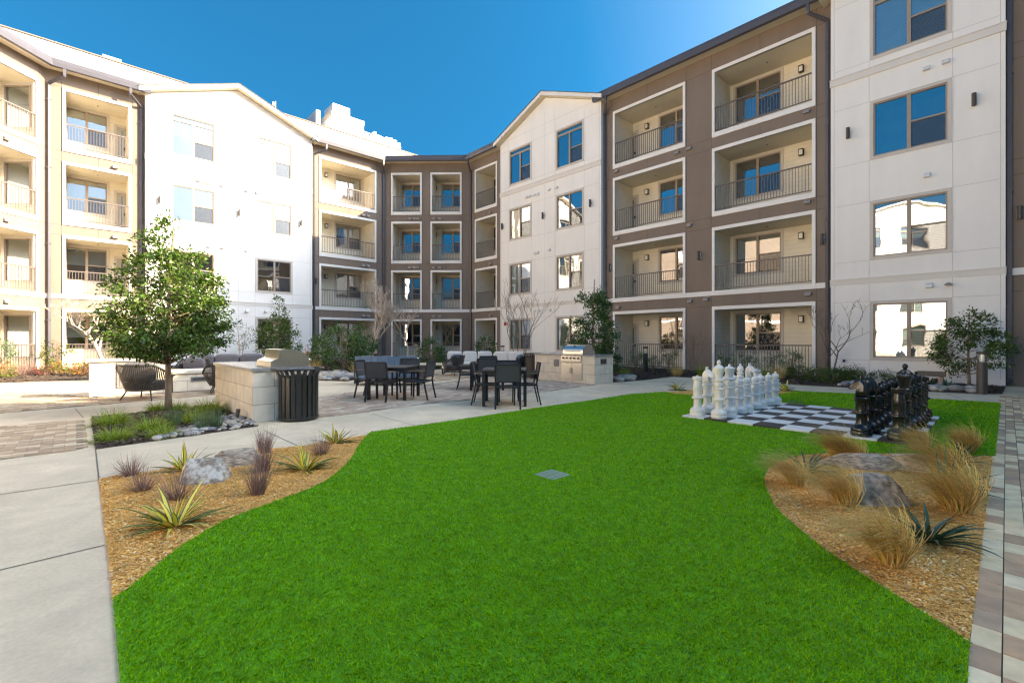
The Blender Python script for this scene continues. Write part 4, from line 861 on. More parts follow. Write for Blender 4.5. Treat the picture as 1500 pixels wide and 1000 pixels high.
boulder('rough brown boulder half buried in feather grass in the right bed', 1335, 688, .30, .2, .19, 'rock_brown', 14, -.5, .3)
boulder('rounded tan boulder by the wall behind the black knights', 1286, 566, .42, .3, .26, 'rock_brown', 17, .3, .2)
boulder('grey rounded boulder under the low brown block', 1374, 565, .36, .25, .24, 'rock_red', 19, .2, .2)
def pebbles(poly, n, size, seed):
    rng = np.random.default_rng(seed); b = MB(); q = scatter(poly, n)
    for x, y in q:
        r = size*rng.uniform(.5, 1.3); a = rng.uniform(0, 6.28); e = rng.uniform(.55, .9); base = len(b.v); rows = 5; seg = 9
        for i in range(rows+1):
            ph = -math.pi/2+math.pi*i/rows
            for j in range(seg):
                th = 6.283*j/seg; lx, ly, lz = math.cos(ph)*math.cos(th)*r, math.cos(ph)*math.sin(th)*r*e, math.sin(ph)*r*.5
                b.v.append((x+lx*math.cos(a)-ly*math.sin(a), y+lx*math.sin(a)+ly*math.cos(a), lz+.012+r*.3))
        for i in range(rows):
            for j in range(seg): p = base+i*seg+j; q_ = base+i*seg+(j+1) % seg; b.f.append((p, q_, q_+seg, p+seg)); b.m.append(0)
    tag(b.build('river_pebbles', MATS['pebble'], smooth=True), kind='stuff')
pebbles(gpts([(262, 632), (290, 624), (322, 614), (345, 610), (371, 620), (378, 624), (300, 635.5), (225, 646)]), 190, .06, 1)
pebbles(gpts([(1215, 565), (1300, 569), (1432, 576.5), (1452, 577), (1440, 571), (1330, 566.5), (1250, 563)]), 34, .15, 2)
pebbles(gpts([(898, 559.5), (930, 557), (925, 552), (900, 553)]), 30, .15, 3)
pebbles(gpts([(440, 556), (476, 557), (508, 558), (540, 551), (500, 548), (450, 549)]), 22, .18, 4)
# ------------------------------------------------------------------ chess
mat('chess_white', (.86, .81, .74), .35, .03, 4, .05, 90, spec=.5)
mat('chess_black', (.012, .011, .011), .22, .1, 4, spec=.6)
mat('tile_white', (.80, .78, .75), .5, .05, 5); mat('tile_black', (.035, .03, .028), .55, .15, 5)
cb = thing('chess_board', 'black and white chequered playing mat laid on the lawn under the chess pieces', 'chess board', (BL.x, BL.y, 0), math.atan2(BA.y, BA.x))
mw, mk = MB(), MB(); ZB = .046
for i in range(8):
    for j in range(8): (mw if (i+j) % 2 == 0 else mk).box(i*SQ+.003, (i+1)*SQ-.003, j*SQ+.003, (j+1)*SQ-.003, .01, ZB)
mw.build('white_squares', MATS['tile_white'], cb); mk.build('black_squares', MATS['tile_black'], cb)
BASE = [(.118, 0), (.124, .01), (.124, .045), (.118, .06), (.120, .065), (.124, .085), (.112, .118), (.086, .135), (.070, .150), (.064, .17), (.062, .27), (.066, .285), (.092, .297), (.096, .31), (.092, .323), (.070, .332), (.068, .345), (.070, .405), (.064, .408), (.064, .413), (.070, .416), (.070, .445)]
PAWN = [(r*.9, z*.86) for r, z in BASE[:-1]] + [(.072, .385), (.070, .43), (.052, .455), (.075, .468), (.077, .478), (.060, .488), (.045, .497), (.062, .52), (.067, .55), (.058, .585), (.030, .607), (.014, .612), (.020, .625), (.020, .638), (.008, .648)]
ROOK = BASE + [(.074, .46), (.068, .53), (.060, .585), (.058, .60), (.078, .612), (.080, .62), (.080, .665), (.066, .668), (.062, .66), (.02, .664), (.016, .685), (.006, .69)]
NECK = BASE + [(.06, .455), (.05, .462), (.080, .472), (.082, .482), (.062, .494), (.052, .505), (.068, .53), (.072, .558), (.062, .59), (.046, .606)]
BISHOP = NECK + [(.072, .616), (.074, .626), (.05, .64), (.046, .65), (.062, .675), (.066, .705), (.056, .745), (.030, .775), (.016, .782), (.022, .796), (.02, .812), (.006, .82)]
QUEEN = NECK + [(.075, .618), (.078, .63), (.055, .65), (.056, .68), (.068, .74), (.088, .80), (.088, .815), (.075, .822), (.05, .835), (.022, .845), (.024, .86), (.02, .875), (.006, .882)]
KING = NECK + [(.080, .62), (.084, .635), (.060, .655), (.060, .69), (.070, .75), (.092, .815), (.092, .832), (.07, .845), (.045, .87), (.020, .882), (.030, .905), (.034, .925), (.024, .95), (.006, .962)]
KN = BASE + [(.076, .46), (.085, .49), (.088, .51), (.075, .525), (.06, .53)]
def piece(kind, m_, label):
    prof = dict(pawn=PAWN, rook=ROOK, bishop=BISHOP, queen=QUEEN, king=KING, knight=KN)[kind]
    b = MB(); b.lathe(prof, 32)
    if kind == 'knight':     # the horse's head: its outline swept through a lens shaped thickness
        out = [(-.075, .525), (-.085, .58), (-.088, .64), (-.075, .70), (-.045, .745), (-.020, .765), (-.012, .80), (.008, .772), (.04, .765), (.075, .735), (.115, .69), (.142, .655), (.146, .63), (.125, .612), (.095, .62), (.065, .645), (.045, .64), (.05, .60), (.06, .56), (.06, .525)]
        cx = sum(p[0] for p in out)/len(out); cz = sum(p[1] for p in out)/len(out)
        lay = [(-.062, .55), (-.050, .85), (-.028, .98), (0, 1), (.028, .98), (.050, .85), (.062, .55)]; n = len(out); i0 = len(b.v)
        for y, f in lay: b.v += [(cx+(x-cx)*f, y*(1 if z < .62 else .8), cz+(z-cz)*f) for x, z in out]
        for k in range(len(lay)-1):
            for j in range(n): a_ = i0+k*n+j; c_ = i0+k*n+(j+1) % n; b.f.append((a_, c_, c_+n, a_+n)); b.m.append(0)
        b.f.append(tuple(range(i0, i0+n))[::-1]); b.f.append(tuple(range(i0+(len(lay)-1)*n, i0+len(lay)*n))); b.m += [0, 0]
        for sy in (-1, 1): b.lathe([(.012, 0), (.012, .05), (.002, .07)], 8, (-.005, sy*.028), 0, .755)
    o = autosmooth(b.build('chess_'+kind, MATS[m_]), 40); return tag(o, label, 'chess piece')
ORD = ['foremost', 'second', 'third', 'fourth', 'fifth', 'sixth', 'seventh', 'rearmost']
W1 = ['rook', 'knight', 'bishop', 'pawn', 'pawn', 'bishop', 'knight', 'rook']; W2 = ['king', 'queen', 'pawn', 'pawn', 'pawn', 'pawn', 'pawn', 'pawn']
B1 = ['rook', 'queen', 'king', 'bishop', 'bishop', 'pawn', 'pawn', 'rook']; B2 = ['knight', 'knight', 'pawn', 'pawn', 'pawn', 'pawn', 'pawn', 'pawn']
proto = {}
for col, row, colour in ((0, W1, 'white'), (1, W2, 'white'), (7, B1, 'black'), (6, B2, 'black')):
    rn = 'in the outer row' if col in (0, 7) else 'in the inner row'
    for j, k in enumerate(row):
        p = BL+BA*SQ*(col+.5+random.uniform(-.06, .06))+BN*SQ*(j+.5+random.uniform(-.06, .06))
        same = [i for i, q in enumerate(row) if q == k]
        if len(same) == 1: lb = f'{colour} plastic chess {k} {rn}' + (', seen from the grill counters' if 0 else ', the only one there')
        elif same[0] == j: lb = f'{colour} plastic chess {k} {rn}, nearest the viewer of its kind'
        elif same[-1] == j: lb = f'{colour} plastic chess {k} {rn}, farthest from the viewer of its kind'
        else: lb = f'{colour} plastic chess {k} {rn}, the {ORD[same.index(j)]} {k} counting away from the viewer'
        if (k, colour) not in proto: o = proto[k, colour] = piece(k, 'chess_'+colour, lb)
        else: o = dup(proto[k, colour], label=lb)
        o['group'] = f'{colour} chess pieces'; o.location = (p.x, p.y, ZB+.001)
        o.rotation_euler = (0, 0, (math.atan2(BA.y, BA.x)+(0 if colour == 'white' else math.pi))+random.uniform(-.2, .2))
        if k == 'pawn': o.scale = (1.05, 1.05, 1.0)

# drains in the lawn
mat('drain_grey', (.20, .28, .28), .4, .12, 8); mat('drain_green', (.06, .16, .06), .5, .15, 8)
for c, h, m_, lb in ((dc, .125, 'drain_grey', 'square grey drain grate set in the middle of the lawn'), (d2, .15, 'drain_green', 'green drain lid in the lawn behind the white pawns')):
    b = MB(); b.box(-h, h, -h, -h+.02, 0, .034); b.box(-h, h, h-.02, h, 0, .034); b.box(-h, -h+.02, -h+.02, h-.02, 0, .034); b.box(h-.02, h, -h+.02, h-.02, 0, .034); b.box(-h+.02, h-.02, -h+.02, h-.02, 0, .02)
    for k in range(9): x = -h+.032+(2*h-.064)*k/8; b.box(x-.006, x+.006, -h+.02, h-.02, .0202, .031)
    for k in (-.33, .33): b.box(-h+.02, h-.02, k*h-.008, k*h+.008, .0202, .0325)
    o = b.build('drain_grate', MATS[m_], None, loc=(c.x, c.y, .012)); o.scale = (1, 1, .25); o.rotation_euler = (0, 0, math.atan2(NR.y, NR.x)); tag(o, lb, 'drain')

# ------------------------------------------------------------------ furniture
mat('chair_frame', (.030, .030, .034), .4, .1, 8, metal=.3); mat('sling', (.05, .055, .065), .6, .15, 40, .4, 300); mat('arm_wood', (.22, .15, .10), .6, .2, 9)
stripe_mat('table_slat', (.10, .085, .075), (.02, .018, .016), .075, .9, 0, .5, .4)
def dining_chair():
    r = thing('dining_chair', '', 'chair'); f = MB(); w_ = .24
    for sx in (-1, 1):
        f.tube([(sx*w_, .24, .0), (sx*w_, .23, .42), (sx*w_, .22, .62)], (.014, .018), 4)
        f.build('leg', MATS['chair_frame'], r); f = MB()
        f.tube([(sx*w_, -.31, 0), (sx*w_, -.24, .30), (sx*w_, -.22, .45), (sx*w_, -.30, .86)], (.014, .018), 4)
        f.build('leg', MATS['chair_frame'], r); f = MB()
        f.tube([(sx*w_, -.255, .655), (sx*w_, .0, .652), (sx*w_, .25, .64)], (.012, .026), 4, up=(0, 0, 1)); f.build('armrest', MATS['arm_wood'], r); f = MB()
        f.box(sx*w_-.013, sx*w_+.013, -.22, .23, .395, .425); f.build('side_rail', MATS['chair_frame'], r); f = MB()
    f.box(-w_+.014, w_-.014, -.23, -.205, .40, .42); f.build('rear_rail', MATS['chair_frame'], r); f = MB(); f.box(-w_+.014, w_-.014, .205, .23, .40, .42); f.build('front_rail', MATS['chair_frame'], r); f = MB(); f.tube([(-w_, -.30, .86), (w_, -.30, .86)], (.014, .016), 4); f.build('top_rail', MATS['chair_frame'], r); f = MB(); f.tube([(-w_, -.245, .52), (w_, -.245, .52)], (.010, .012), 4); f.build('back_rail', MATS['chair_frame'], r)
    s_ = MB(); n = 8
    for j in range(n):
        y0, y1 = -.21+.43*j/n, -.21+.43*(j+1)/n; z = lambda y: .425-.018*math.sin(math.pi*(y+.21)/.43)
        s_.quad((-w_+.012, y0, z(y0)), (w_-.012, y0, z(y0)), (w_-.012, y1, z(y1)), (-w_+.012, y1, z(y1)))
    s_.build('seat', MATS['sling'], r)
    s_ = MB(); s_.quad((-w_+.012, -.247, .53), (w_-.012, -.247, .53), (w_-.012, -.298, .845), (-w_+.012, -.298, .845)); s_.quad((-w_+.012, -.255, .53), (-w_+.012, -.306, .845), (w_-.012, -.306, .845), (w_-.012, -.255, .53)); s_.build('backrest', MATS['sling'], r)
    return r
def dining_table():
    r = thing('dining_table', '', 'table'); b = MB(); h = .45
    b.box(-h, h, -h, h, .715, .74); b.build('tabletop', MATS['table_slat'], r)
    b = MB(); b.box(-h+.02, h-.02, -h+.02, -h+.05, .655, .7145); b.box(-h+.02, h-.02, h-.05, h-.02, .655, .7145); b.box(-h+.02, -h+.05, -h+.05, h-.05, .655, .7145); b.box(h-.05, h-.02, -h+.05, h-.05, .655, .7145); b.build('apron', MATS['chair_frame'], r)
    for sx in (-1, 1):
        for sy in (-1, 1):
            b = MB(); b.box(sx*(h-.032)-.03, sx*(h-.032)+.03, sy*(h-.032)-.03, sy*(h-.032)+.03, .012, .7148); b.lathe([(.05, 0), (.05, .008), (.02, .013)], 12, (sx*(h-.05), sy*(h-.032))); b.build('leg', MATS['chair_frame'], r)
    return r
ch = dining_chair(); tb = dining_table(); used = [False, False]
def place(proto, i, loc, rz, label, group):
    if not used[i]: used[i] = True; proto.location = loc; proto.rotation_euler = (0, 0, rz); proto['label'] = label; proto['group'] = group; return proto
    return dup(proto, loc, rz, label, group)
GT, GC = 'black patio dining tables', 'black sling dining chairs'
place(tb, 1, (-.147, 9.80, 0), R(-1), 'square black patio table standing nearest the lawn', GT)
place(tb, 1, (-2.70, 10.68, 0), R(-9), 'square black patio table in front of the blue sofa back', GT)
place(tb, 1, (-.67, 12.65, 0), R(2), 'square black patio table farthest back, nearest the lounge', GT)
for x, y, a, lb in ((-.08, 9.28, 0, 'chair at the lawn side of the nearest table, its back to the viewer'), (-.52, 9.80, -92, 'chair at the left side of the table nearest the lawn'), (.27, 9.80, 94, 'chair at the right side of the table nearest the lawn'), (-.10, 10.42, 180, 'chair at the far side of the table nearest the lawn'),
                    (-2.84, 10.18, -12, 'chair with its back to the viewer at the table before the blue sofa'), (-3.28, 10.86, -98, 'chair at the left side of the table before the blue sofa'), (-2.10, 10.52, 78, 'chair at the right side of the table before the blue sofa'), (-2.58, 11.28, 172, 'chair between its table and the blue sofa back'),
                    (-.64, 12.10, 3, 'chair with its back to the viewer at the table nearest the lounge'), (-1.18, 12.62, -86, 'chair at the left side of the table nearest the lounge'), (-.16, 12.68, 92, 'chair at the right side of the table nearest the lounge'), (-.68, 13.22, 182, 'chair at the far side of the table nearest the lounge')):
    place(ch, 0, (x, y, 0), R(a), 'black sling '+lb, GC)
mat('wicker', (.034, .029, .026), .55, .25, 30, .6, 120); stripe_mat('wicker_cord', (.045, .038, .034), (.012, .010, .010), .05, .7, 0, .6, .7); mat('cushion_white', (.74, .72, .68), .9, .05, 6, .15, 60); mat('cushion_grey', (.17, .165, .18), .9, .08, 8, .2, 80); mat('cushion_blue', (.13, .16, .21), .9, .08, 8, .2, 80)
mat('blue_panel', (.085, .17, .27), .35, .1, 5); mat('teak', (.30, .20, .125), .6, .2, 8, stretch=(1, 6, 1))
def wicker_chair(label, loc, rz, cush, pillow, group='woven lounge chairs'):
    r = thing('lounge_chair', label, 'lounge chair', loc, rz, group); b = MB(); n = 60   # faces +y: a tub of cords round a ring, open at the front
    for j in range(n):
        a0 = R(-38)+R(256)*j/n; a0 -= 0; a1 = a0+R(256)/n*.80
        def P(a, lvl):
            c, s_ = math.cos(a+math.pi), math.sin(a+math.pi); back = max(0, -s_); top = .50+.24*min(1, back*1.5)
            rr = (.33, .40, .44)[lvl]; z = (.24, .24+(top-.24)*.5, top)[lvl]; return Vector((c*rr*1.05, s_*rr*.95, z))
        for l in (0, 1): b.quad(P(a0, l), P(a1, l), P(a1, l+1), P(a0, l+1)); 
    b.lathe([(.30, .20), (.335, .21), (.335, .25), (.30, .26)], 28); b.build('woven_shell', MATS['wicker'], r)
    rim = MB(); pts = []
    for j in range(33):
        a = R(-38)+R(256)*j/32; c, s_ = math.cos(a+math.pi), math.sin(a+math.pi); top = .50+.24*min(1, max(0, -s_)*1.5); pts.append((c*.44*1.05, s_*.44*.95, top+.005))
    rim.tube(pts, .02, 8); rim.build('rim', MATS['wicker'], r, smooth=True)
    for sx in (-1, 1):
        for sy in (-1, 1): l = MB(); l.tube([(sx*.22, sy*.2, .21), (sx*.30, sy*.28, 0)], [.016, .011], 8); l.build('leg', MATS['darkmetal'], r)
    s_ = MB(); s_.rbox(-.30, .30, -.26, .36, .26, .40); s_.build('seat_cushion', MATS[cush], r, smooth=True)
    s_ = MB(); s_.rbox(-.29, .29, -.11, .06, .0, .42); o = s_.build('back_cushion', MATS[pillow], r, smooth=True); o.location = (0, -.20, .385); o.rotation_euler = (R(-14), 0, 0)
    return r
wicker_chair('dark woven lounge chair with its back to the viewer before the fireplace wall', (-8.25, 10.5, 0), R(3), 'cushion_grey', 'cushion_grey').scale = (1.14, 1.14, 1.05)
wicker_chair('dark woven lounge chair half hidden behind the left grill counter', (-7.25, 11.75, 0), R(35), 'cushion_grey', 'cushion_grey')
wicker_chair('dark woven lounge chair with a grey pillow behind the low fire wall', at(281, 13.9), R(192), 'cushion_grey', 'cushion_grey')
wicker_chair('dark woven lounge chair turned away with white cushions left of the farthest table', at(664, 17.3), R(62), 'cushion_white', 'cushion_blue')
wicker_chair('dark woven lounge chair before the slatted bin at the right counter', at(756, 16.9), R(80), 'cushion_white', 'cushion_blue')
def sofa(label, loc, rz, w_, cush, back, n, frame='wicker', name='sofa', bh=.72):
    r = thing(name, label, 'sofa', loc, rz); b = MB(); h = w_/2     # faces +y
    b.box(-h, h, -.40, .40, .12, .26); b.box(-h-.05, -h, -.42, .40, .06, .56); b.box(h, h+.05, -.42, .40, .06, .56); b.build('frame', MATS['darkmetal'], r)
    p = MB(); k = int(w_/.16)
    for j in range(k): x = -h+w_*j/k; p.box(x+.004, x+w_/k-.004, -.46, -.42, .22, bh)
    p.build('back_panel', MATS[frame], r)
    for sx in (-1, 1):
        for sy in (-1, 1): l = MB(); l.box(sx*(h-.03)-.03, sx*(h-.03)+.03, sy*.34-.03, sy*.34+.03, 0, .1198); l.build('leg', MATS['darkmetal'], r)
    for j in range(n):
        x0 = -h+w_*j/n; s_ = MB(); s_.rbox(x0+.01, x0+w_/n-.01, -.30, .40, .265, .43); s_.build('seat_cushion', MATS[cush], r, smooth=True)
        s_ = MB(); s_.rbox(-w_/n/2+.01, w_/n/2-.01, -.09, .09, 0, .44); o = s_.build('back_cushion', MATS[back], r, smooth=True); o.location = (x0+w_/n/2, -.29, .42); o.rotation_euler = (R(-12), 0, 0)
    return r
sofa('long sofa seen from behind with a blue slatted back and white cushions', at(573, 14.0), R(-4), 1.86, 'cushion_white', 'cushion_white', 3, 'blue_panel', bh=.86)
sofa('grey cushioned sofa behind the low fire wall, before the sunlit gable', at(330, 15.8), R(196), 2.3, 'cushion_grey', 'cushion_grey', 3)
sofa('white cushioned sofa facing the viewer in the far lounge', at(688, 19.4), R(184), 1.9, 'cushion_white', 'cushion_white', 3)
sofa('short white cushioned sofa at the wall beside the slatted bin', at(742, 18.9), R(160), 1.3, 'cushion_white', 'cushion_white', 2)
lt = thing('coffee_table', 'low pale coffee table between the sofas of the far lounge', 'table', at(632, 18.2)); b = MB(); b.box(-.55, .55, -.35, .35, .36, .42); b.build('tabletop', MATS['soffit'], lt)
for sx in (-1, 1):
    for sy in (-1, 1): b = MB(); b.box(sx*.48-.03, sx*.48+.03, sy*.28-.03, sy*.28+.03, 0, .3598); b.build('leg', MATS['darkmetal'], lt)
lc = thing('reclining_chair', 'brown reclining chair leaning back at the foot of the far corner', 'chair', at(566, 20.0), R(-60)); b = MB(); b.tube([(0, -.5, .75), (0, -.15, .32), (0, .5, .34)], (.03, .28), 4, up=(0, 0, 1)); b.build('sling_seat', MATS['bronze'], lc)
for sx in (-1, 1): b = MB(); b.tube([(sx*.28, -.3, 0), (sx*.28, .0, .3), (sx*.28, .45, .0)], .018, 6); b.build('leg', MATS['darkmetal'], lc)

# ------------------------------------------------------------------ stone counters, grills, fireplace wall, bins, lights
m, t, b_ = new_mat('stone'); MATS['stone'] = m      # large pale blocks in courses
L = t.links.new; tc = N(t, 'ShaderNodeTexCoord'); sx = N(t, 'ShaderNodeSeparateXYZ'); L(tc.outputs['Object'], sx.inputs[0]); ad = N(t, 'ShaderNodeMath', operation='ADD'); L(sx.outputs[0], ad.inputs[0]); L(sx.outputs[1], ad.inputs[1])
cm_ = N(t, 'ShaderNodeCombineXYZ'); L(ad.outputs[0], cm_.inputs[0]); L(sx.outputs[2], cm_.inputs[1])
bk = N(t, 'ShaderNodeTexBrick', Scale=1.0); bk.offset = .37; bk.inputs['Color1'].default_value = (.74, .65, .53, 1); bk.inputs['Color2'].default_value = (.69, .605, .49, 1); bk.inputs['Mortar'].default_value = (.32, .27, .21, 1)
bk.inputs['Mortar Size'].default_value = .005; bk.inputs['Brick Width'].default_value = .52; bk.inputs['Row Height'].default_value = .285; L(cm_.outputs[0], bk.inputs['Vector'])
nz = N(t, 'ShaderNodeTexNoise', Scale=5.0, Detail=6.0); L(tc.outputs['Object'], nz.inputs['Vector']); mr = N(t, 'ShaderNodeMapRange'); mr.inputs[1].default_value = .3; mr.inputs[2].default_value = .7; mr.inputs[3].default_value = .88; mr.inputs[4].default_value = 1.1; L(nz.outputs[0], mr.inputs[0])
h_ = N(t, 'ShaderNodeHueSaturation'); L(bk.outputs['Color'], h_.inputs['Color']); L(mr.outputs[0], h_.inputs['Value']); L(h_.outputs[0], b_.inputs['Base Color']); b_.inputs['Roughness'].default_value = .85
mat('granite', (.36, .35, .345), .25, .35, 45, c2=(.16, .155, .155)); mat('steel', (.66, .65, .63), .28, .06, 8, metal=1, stretch=(1, 12, 1)); mat('steel_dark', (.10, .10, .10), .4, .1, 8, metal=.6)
mat('capstone', (.68, .62, .53), .7, .06, 5, .1, 60); mat('panel_grey', (.20, .19, .185), .5, .08, 4)
RZ_N = math.atan2(NR.y, NR.x)
def grill(label, loc, rz):
    """built-in gas grill; its front looks along local -y"""
    r = thing('gas_grill', label, 'grill', loc, rz); b = MB(); w_ = .40
    b.box(-w_, w_, -.36, .30, -.24, .0); b.build('firebox', MATS['steel'], r)
    b = MB(); b.box(-w_, w_, -.43, -.3602, -.22, -.03); b.build('control_panel', MATS['steel'], r)
    for k in range(5): b = MB(); x = -.3+.15*k; b.tube([(x, -.43, -.12), (x, -.47, -.12)], .028, 14); b.build('knob', MATS['steel_dark'], r)
    b = MB(); prof = [(-.34, .002), (-.345, .10), (-.30, .19), (-.21, .255), (-.10, .29), (.05, .30), (.14, .29), (.16, .15), (.28, .10), (.29, .002)]; n = len(prof)
    for x in (-w_, w_):
        b.v += [(x, y, z) for y, z in prof]
    for j in range(n): b.f.append((j, (j+1) % n, n+(j+1) % n, n+j)); b.m.append(0)
    b.f.append(tuple(range(n))[::-1]); b.f.append(tuple(range(n, 2*n))); b.m += [0, 0]
    autosmooth(b.build('hood', MATS['steel'], r), 30)
    b = MB(); b.tube([(-.3, -.40, .11), (.3, -.40, .11)], .014, 10); b.tube([(-.28, -.34, .11), (-.28, -.40, .11)], .01, 8); b.tube([(.28, -.34, .11), (.28, -.40, .11)], .01, 8); b.build('handle', MATS['steel'], r)
    b = MB(); b.lathe([(.035, .0), (.035, .02), (.02, .025)], 12, (0, -.24), 0, .25); b.build('thermometer', MATS['steel_dark'], r)
    return r
def counter(label, corner, length, depth, hgt, front_doors=None, vents=()):
    """corner: ground point of the near left corner; local x runs along NR (depth), local y along DR (length)"""
    r = thing('grill_counter', label, 'counter', (corner.x, corner.y, 0), RZ_N); b = MB(); b.box(0, depth, 0, length, 0, hgt-.05); b.build('stone_base', MATS['stone'], r)
    b = MB(); b.box(-.03, depth+.03, -.03, length+.03, hgt-.05, hgt); b.build('countertop', MATS['granite'], r)
    return r
P1 = ground(370, 619.3); lcnt = counter('long pale stone counter with a dark granite top beside the young tree', P1, 2.72, .92, .88)
b = MB(); b.box(.62, .80, -.022, -.0, .58, .76)
for k in range(5): b.box(.635, .785, -.028, -.0225, .60+.03*k, .612+.03*k)
b.build('vent_grille', MATS['bronze'], lcnt)
Wc = lambda c, x, y, z: (c.x+NR.x*x+DR.x*y, c.y+NR.y*x+DR.y*y, z)
grill('stainless gas grill seen from behind on the left stone counter', Wc(P1, .56, .42, .885), RZ_N+R(90))
P2 = ground(871, 562.8); rcnt = counter('pale stone counter with steel doors in front of the conical evergreen tree', P2, 2.49, .95, .88)
b = MB(); b.box(-.012, -.002, .46, 1.30, .10, .60)
b.box(-.02, -.0125, .47, .876, .11, .59); b.box(-.02, -.0125, .884, 1.29, .11, .59); b.build('cabinet_doors', MATS['steel'], rcnt)
b = MB()
for y in (.84, .92): b.tube([(-.02, y, .30), (-.045, y, .30), (-.045, y, .44), (-.02, y, .44)], .008, 8)
b.build('door_handles', MATS['steel_dark'], rcnt)
b = MB(); b.box(-.02, -.0, 1.42, 1.62, .48, .70); b.box(-.026, -.0205, 1.45, 1.59, .52, .67); b.build('socket_box', MATS['panel_grey'], rcnt)
b = MB(); b.box(.30, .58, -.022, -.0, .60, .75)
for k in range(4): b.box(.32+.065*k, .36+.065*k, -.028, -.0225, .62, .735)
b.build('vent_grille', MATS['bronze'], rcnt)
grill('stainless gas grill with a rounded hood reflecting the sky on the right stone counter', Wc(P2, .40, .90, .885), RZ_N-R(90))
# fireplace wall and low fire wall
P3 = ground(131, 583); fw = thing('fireplace_wall', 'pale stone fireplace wall with a grey metal panel and a low fire trough', 'fireplace', (P3.x, P3.y, 0), RZ_N)
b = MB(); b.box(0, 1.52, 0, .55, .02, .83); b.build('stone_wall', MATS['stone'], fw); b = MB(); b.box(-.05, 1.57, -.05, .60, .83, .88); b.build('capstone', MATS['capstone'], fw)
b = MB(); b.box(.48, 1.25, -.03, -.001, .20, .80); b.box(.53, 1.20, -.036, -.0305, .24, .76); b.build('metal_panel', MATS['panel_grey'], fw)
b = MB(); b.box(1.5702, 3.4, .02, .95, .02, .48); b.build('fire_trough', MATS['stone'], fw); b = MB(); b.box(1.5703, 3.45, -.03, 1.0, .48, .545); b.build('trough_cap', MATS['capstone'], fw)
b = MB(); b.box(1.95, 2.45, .0, .0195, .26, .38); b.box(1.98, 2.42, -.006, -.0005, .29, .35, 1); b.build('vent_grille', [MATS['panel_grey'], MATS['steel_dark']], fw)
b = MB(); b.box(.0, 3.4, -.012, .0, 0, .019); b.build('shadow_gap_base', MATS['darkmetal'], fw)  # dark strip standing in for the shadow gap under the wall
fw.children[-1].name = 'shadow_gap_strip'
# slatted litter bins
def litter_bin(label, loc, m_, rz=0):
    r = thing('litter_bin', label, 'litter bin', loc, rz, 'slatted litter bins'); n = 22
    for j in range(n):
        a = 6.283*j/n; c, s_ = math.cos(a), math.sin(a); b = MB(); rr = [(.305, .05), (.305, .72), (.318, .78), (.355, .83), (.395, .855)]; tx, ty = -s_*.0305, c*.0305
        for k in range(len(rr)-1):
            (r0, z0), (r1, z1) = rr[k], rr[k+1]
            for d0 in (0, -.008):
                q = [(c*(r0+d0)-tx, s_*(r0+d0)-ty, z0), (c*(r0+d0)+tx, s_*(r0+d0)+ty, z0), (c*(r1+d0)+tx, s_*(r1+d0)+ty, z1), (c*(r1+d0)-tx, s_*(r1+d0)-ty, z1)]; b.quad(*(q if d0 == 0 else q[::-1]))
        b.build('slat', MATS[m_], r)
    b = MB(); b.lathe([(.292, .02), (.31, .02), (.315, .03), (.315, .065), (.306, .068)], 44); b.build('base_ring', MATS[m_], r, smooth=False)
    b = MB(); b.tube([(math.cos(6.283*j/44)*.40, math.sin(6.283*j/44)*.40, .858) for j in range(45)], .014, 8, cap=False); b.build('rim', MATS[m_], r, smooth=True)
    b = MB(); b.lathe([(.27, .04), (.27, .76), (.262, .76), (.262, .06)], 36); b.build('liner', MATS['steel_dark'], r, smooth=False)
    return r
mat('bin_black', (.018, .018, .017), .35, .1, 6, spec=.6); mat('bin_brown', (.06, .045, .035), .4, .1, 6)
pb = ground(438.5, 613.5); litter_bin('black slatted litter bin with a flared rim at the end of the left stone counter', (pb.x, pb.y-.02, 0), 'bin_black')
litter_bin('dark brown slatted litter bin at the far end of the right stone counter', Wc(P2, .35, 2.86, 0), 'bin_brown')
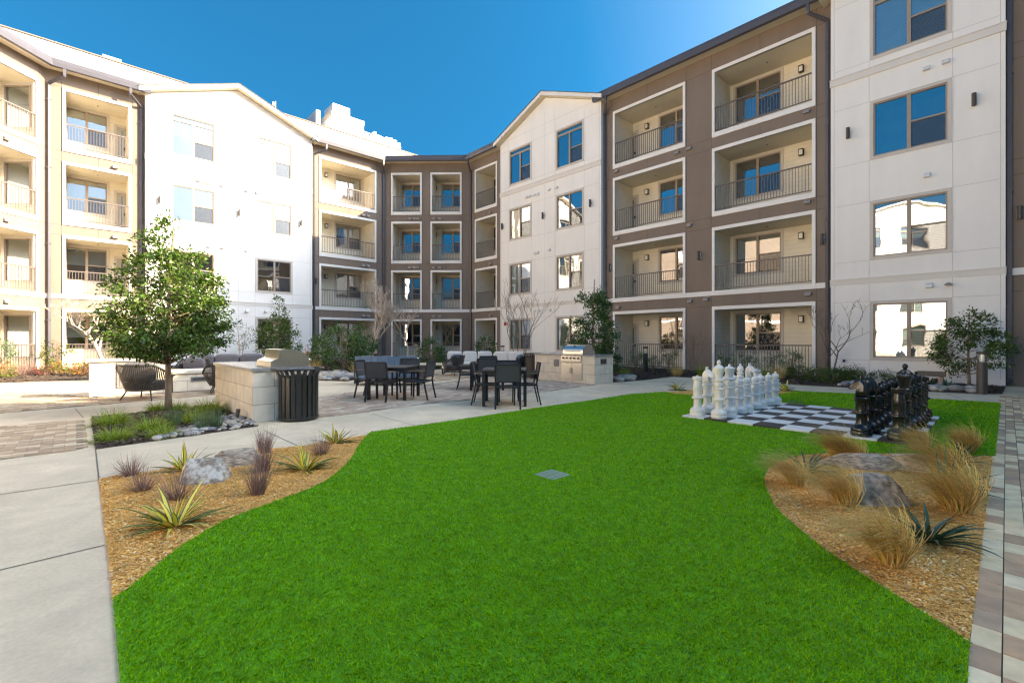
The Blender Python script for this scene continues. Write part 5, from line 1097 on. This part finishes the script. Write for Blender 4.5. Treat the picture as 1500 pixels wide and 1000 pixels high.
def bollard(label, loc):
    r = thing('bollard_light', label, 'bollard light', loc, 0, 'bollard lights'); b = MB(); b.lathe([(.10, 0), (.10, .78), (.085, .785)], 24); autosmooth(b.build('post', MATS['bronze'], r))
    b = MB(); b.lathe([(.092, .785), (.092, .985)], 24); autosmooth(b.build('lens', MATS['lens'], r)); b = MB(); b.lathe([(.03, .787), (.05, .80), (.05, .93), (.03, .98)], 14); autosmooth(b.build('lamp', MATS['lampglass'], r)); b = MB(); b.lathe([(.102, .985), (.104, .99), (.104, 1.05), (.10, 1.055)], 24); autosmooth(b.build('cap', MATS['bronze'], r)); return r
m, t, b_ = new_mat('lens'); MATS['lens'] = m; tr = N(t, 'ShaderNodeBsdfTransparent', Color=(.9, .92, .93, 1)); g1 = N(t, 'ShaderNodeBsdfGlossy', Roughness=.05); mx = N(t, 'ShaderNodeMixShader', Fac=.15); t.links.new(tr.outputs[0], mx.inputs[1]); t.links.new(g1.outputs[0], mx.inputs[2]); t.links.new(mx.outputs[0], t.nodes['Material Output'].inputs[0])
bo = bollard('brown bollard light before the airy evergreen tree at the large white block', ground(1438.5, 577))
dup(bo, ground(945.5, 545.5), 0, 'brown bollard light in front of the first brown wing porch'); dup(bo, at(736, 22.5), 0, 'brown bollard light by the red alarm box at the right gable')
sp = thing('spotlight', 'small bronze spotlight on a stake among the pebbles by the stone counter', 'spotlight', ground(348, 617)); b = MB(); b.tube([(0, 0, 0), (0, 0, .09)], .012, 8); b.build('stake', MATS['bronze'], sp); b = MB(); b.tube([(0, -.01, .08), (0, .02, .20)], [.026, .034], 12); b.build('head', MATS['bronze'], sp)
lb_ = thing('low_bench', 'low brown block like a small bench against the large white block', 'bench', at(1364.5, 13.3), math.atan2(BA.y, BA.x)); b = MB(); b.box(-.30, .30, -.14, .14, .30, .44); b.build('top_slab', MATS['bronze'], lb_)
for sx in (-1, 1): b = MB(); b.box(sx*.2-.05, sx*.2+.05, -.1, .1, 0, .2998); b.build('foot', MATS['rock_brown'], lb_)
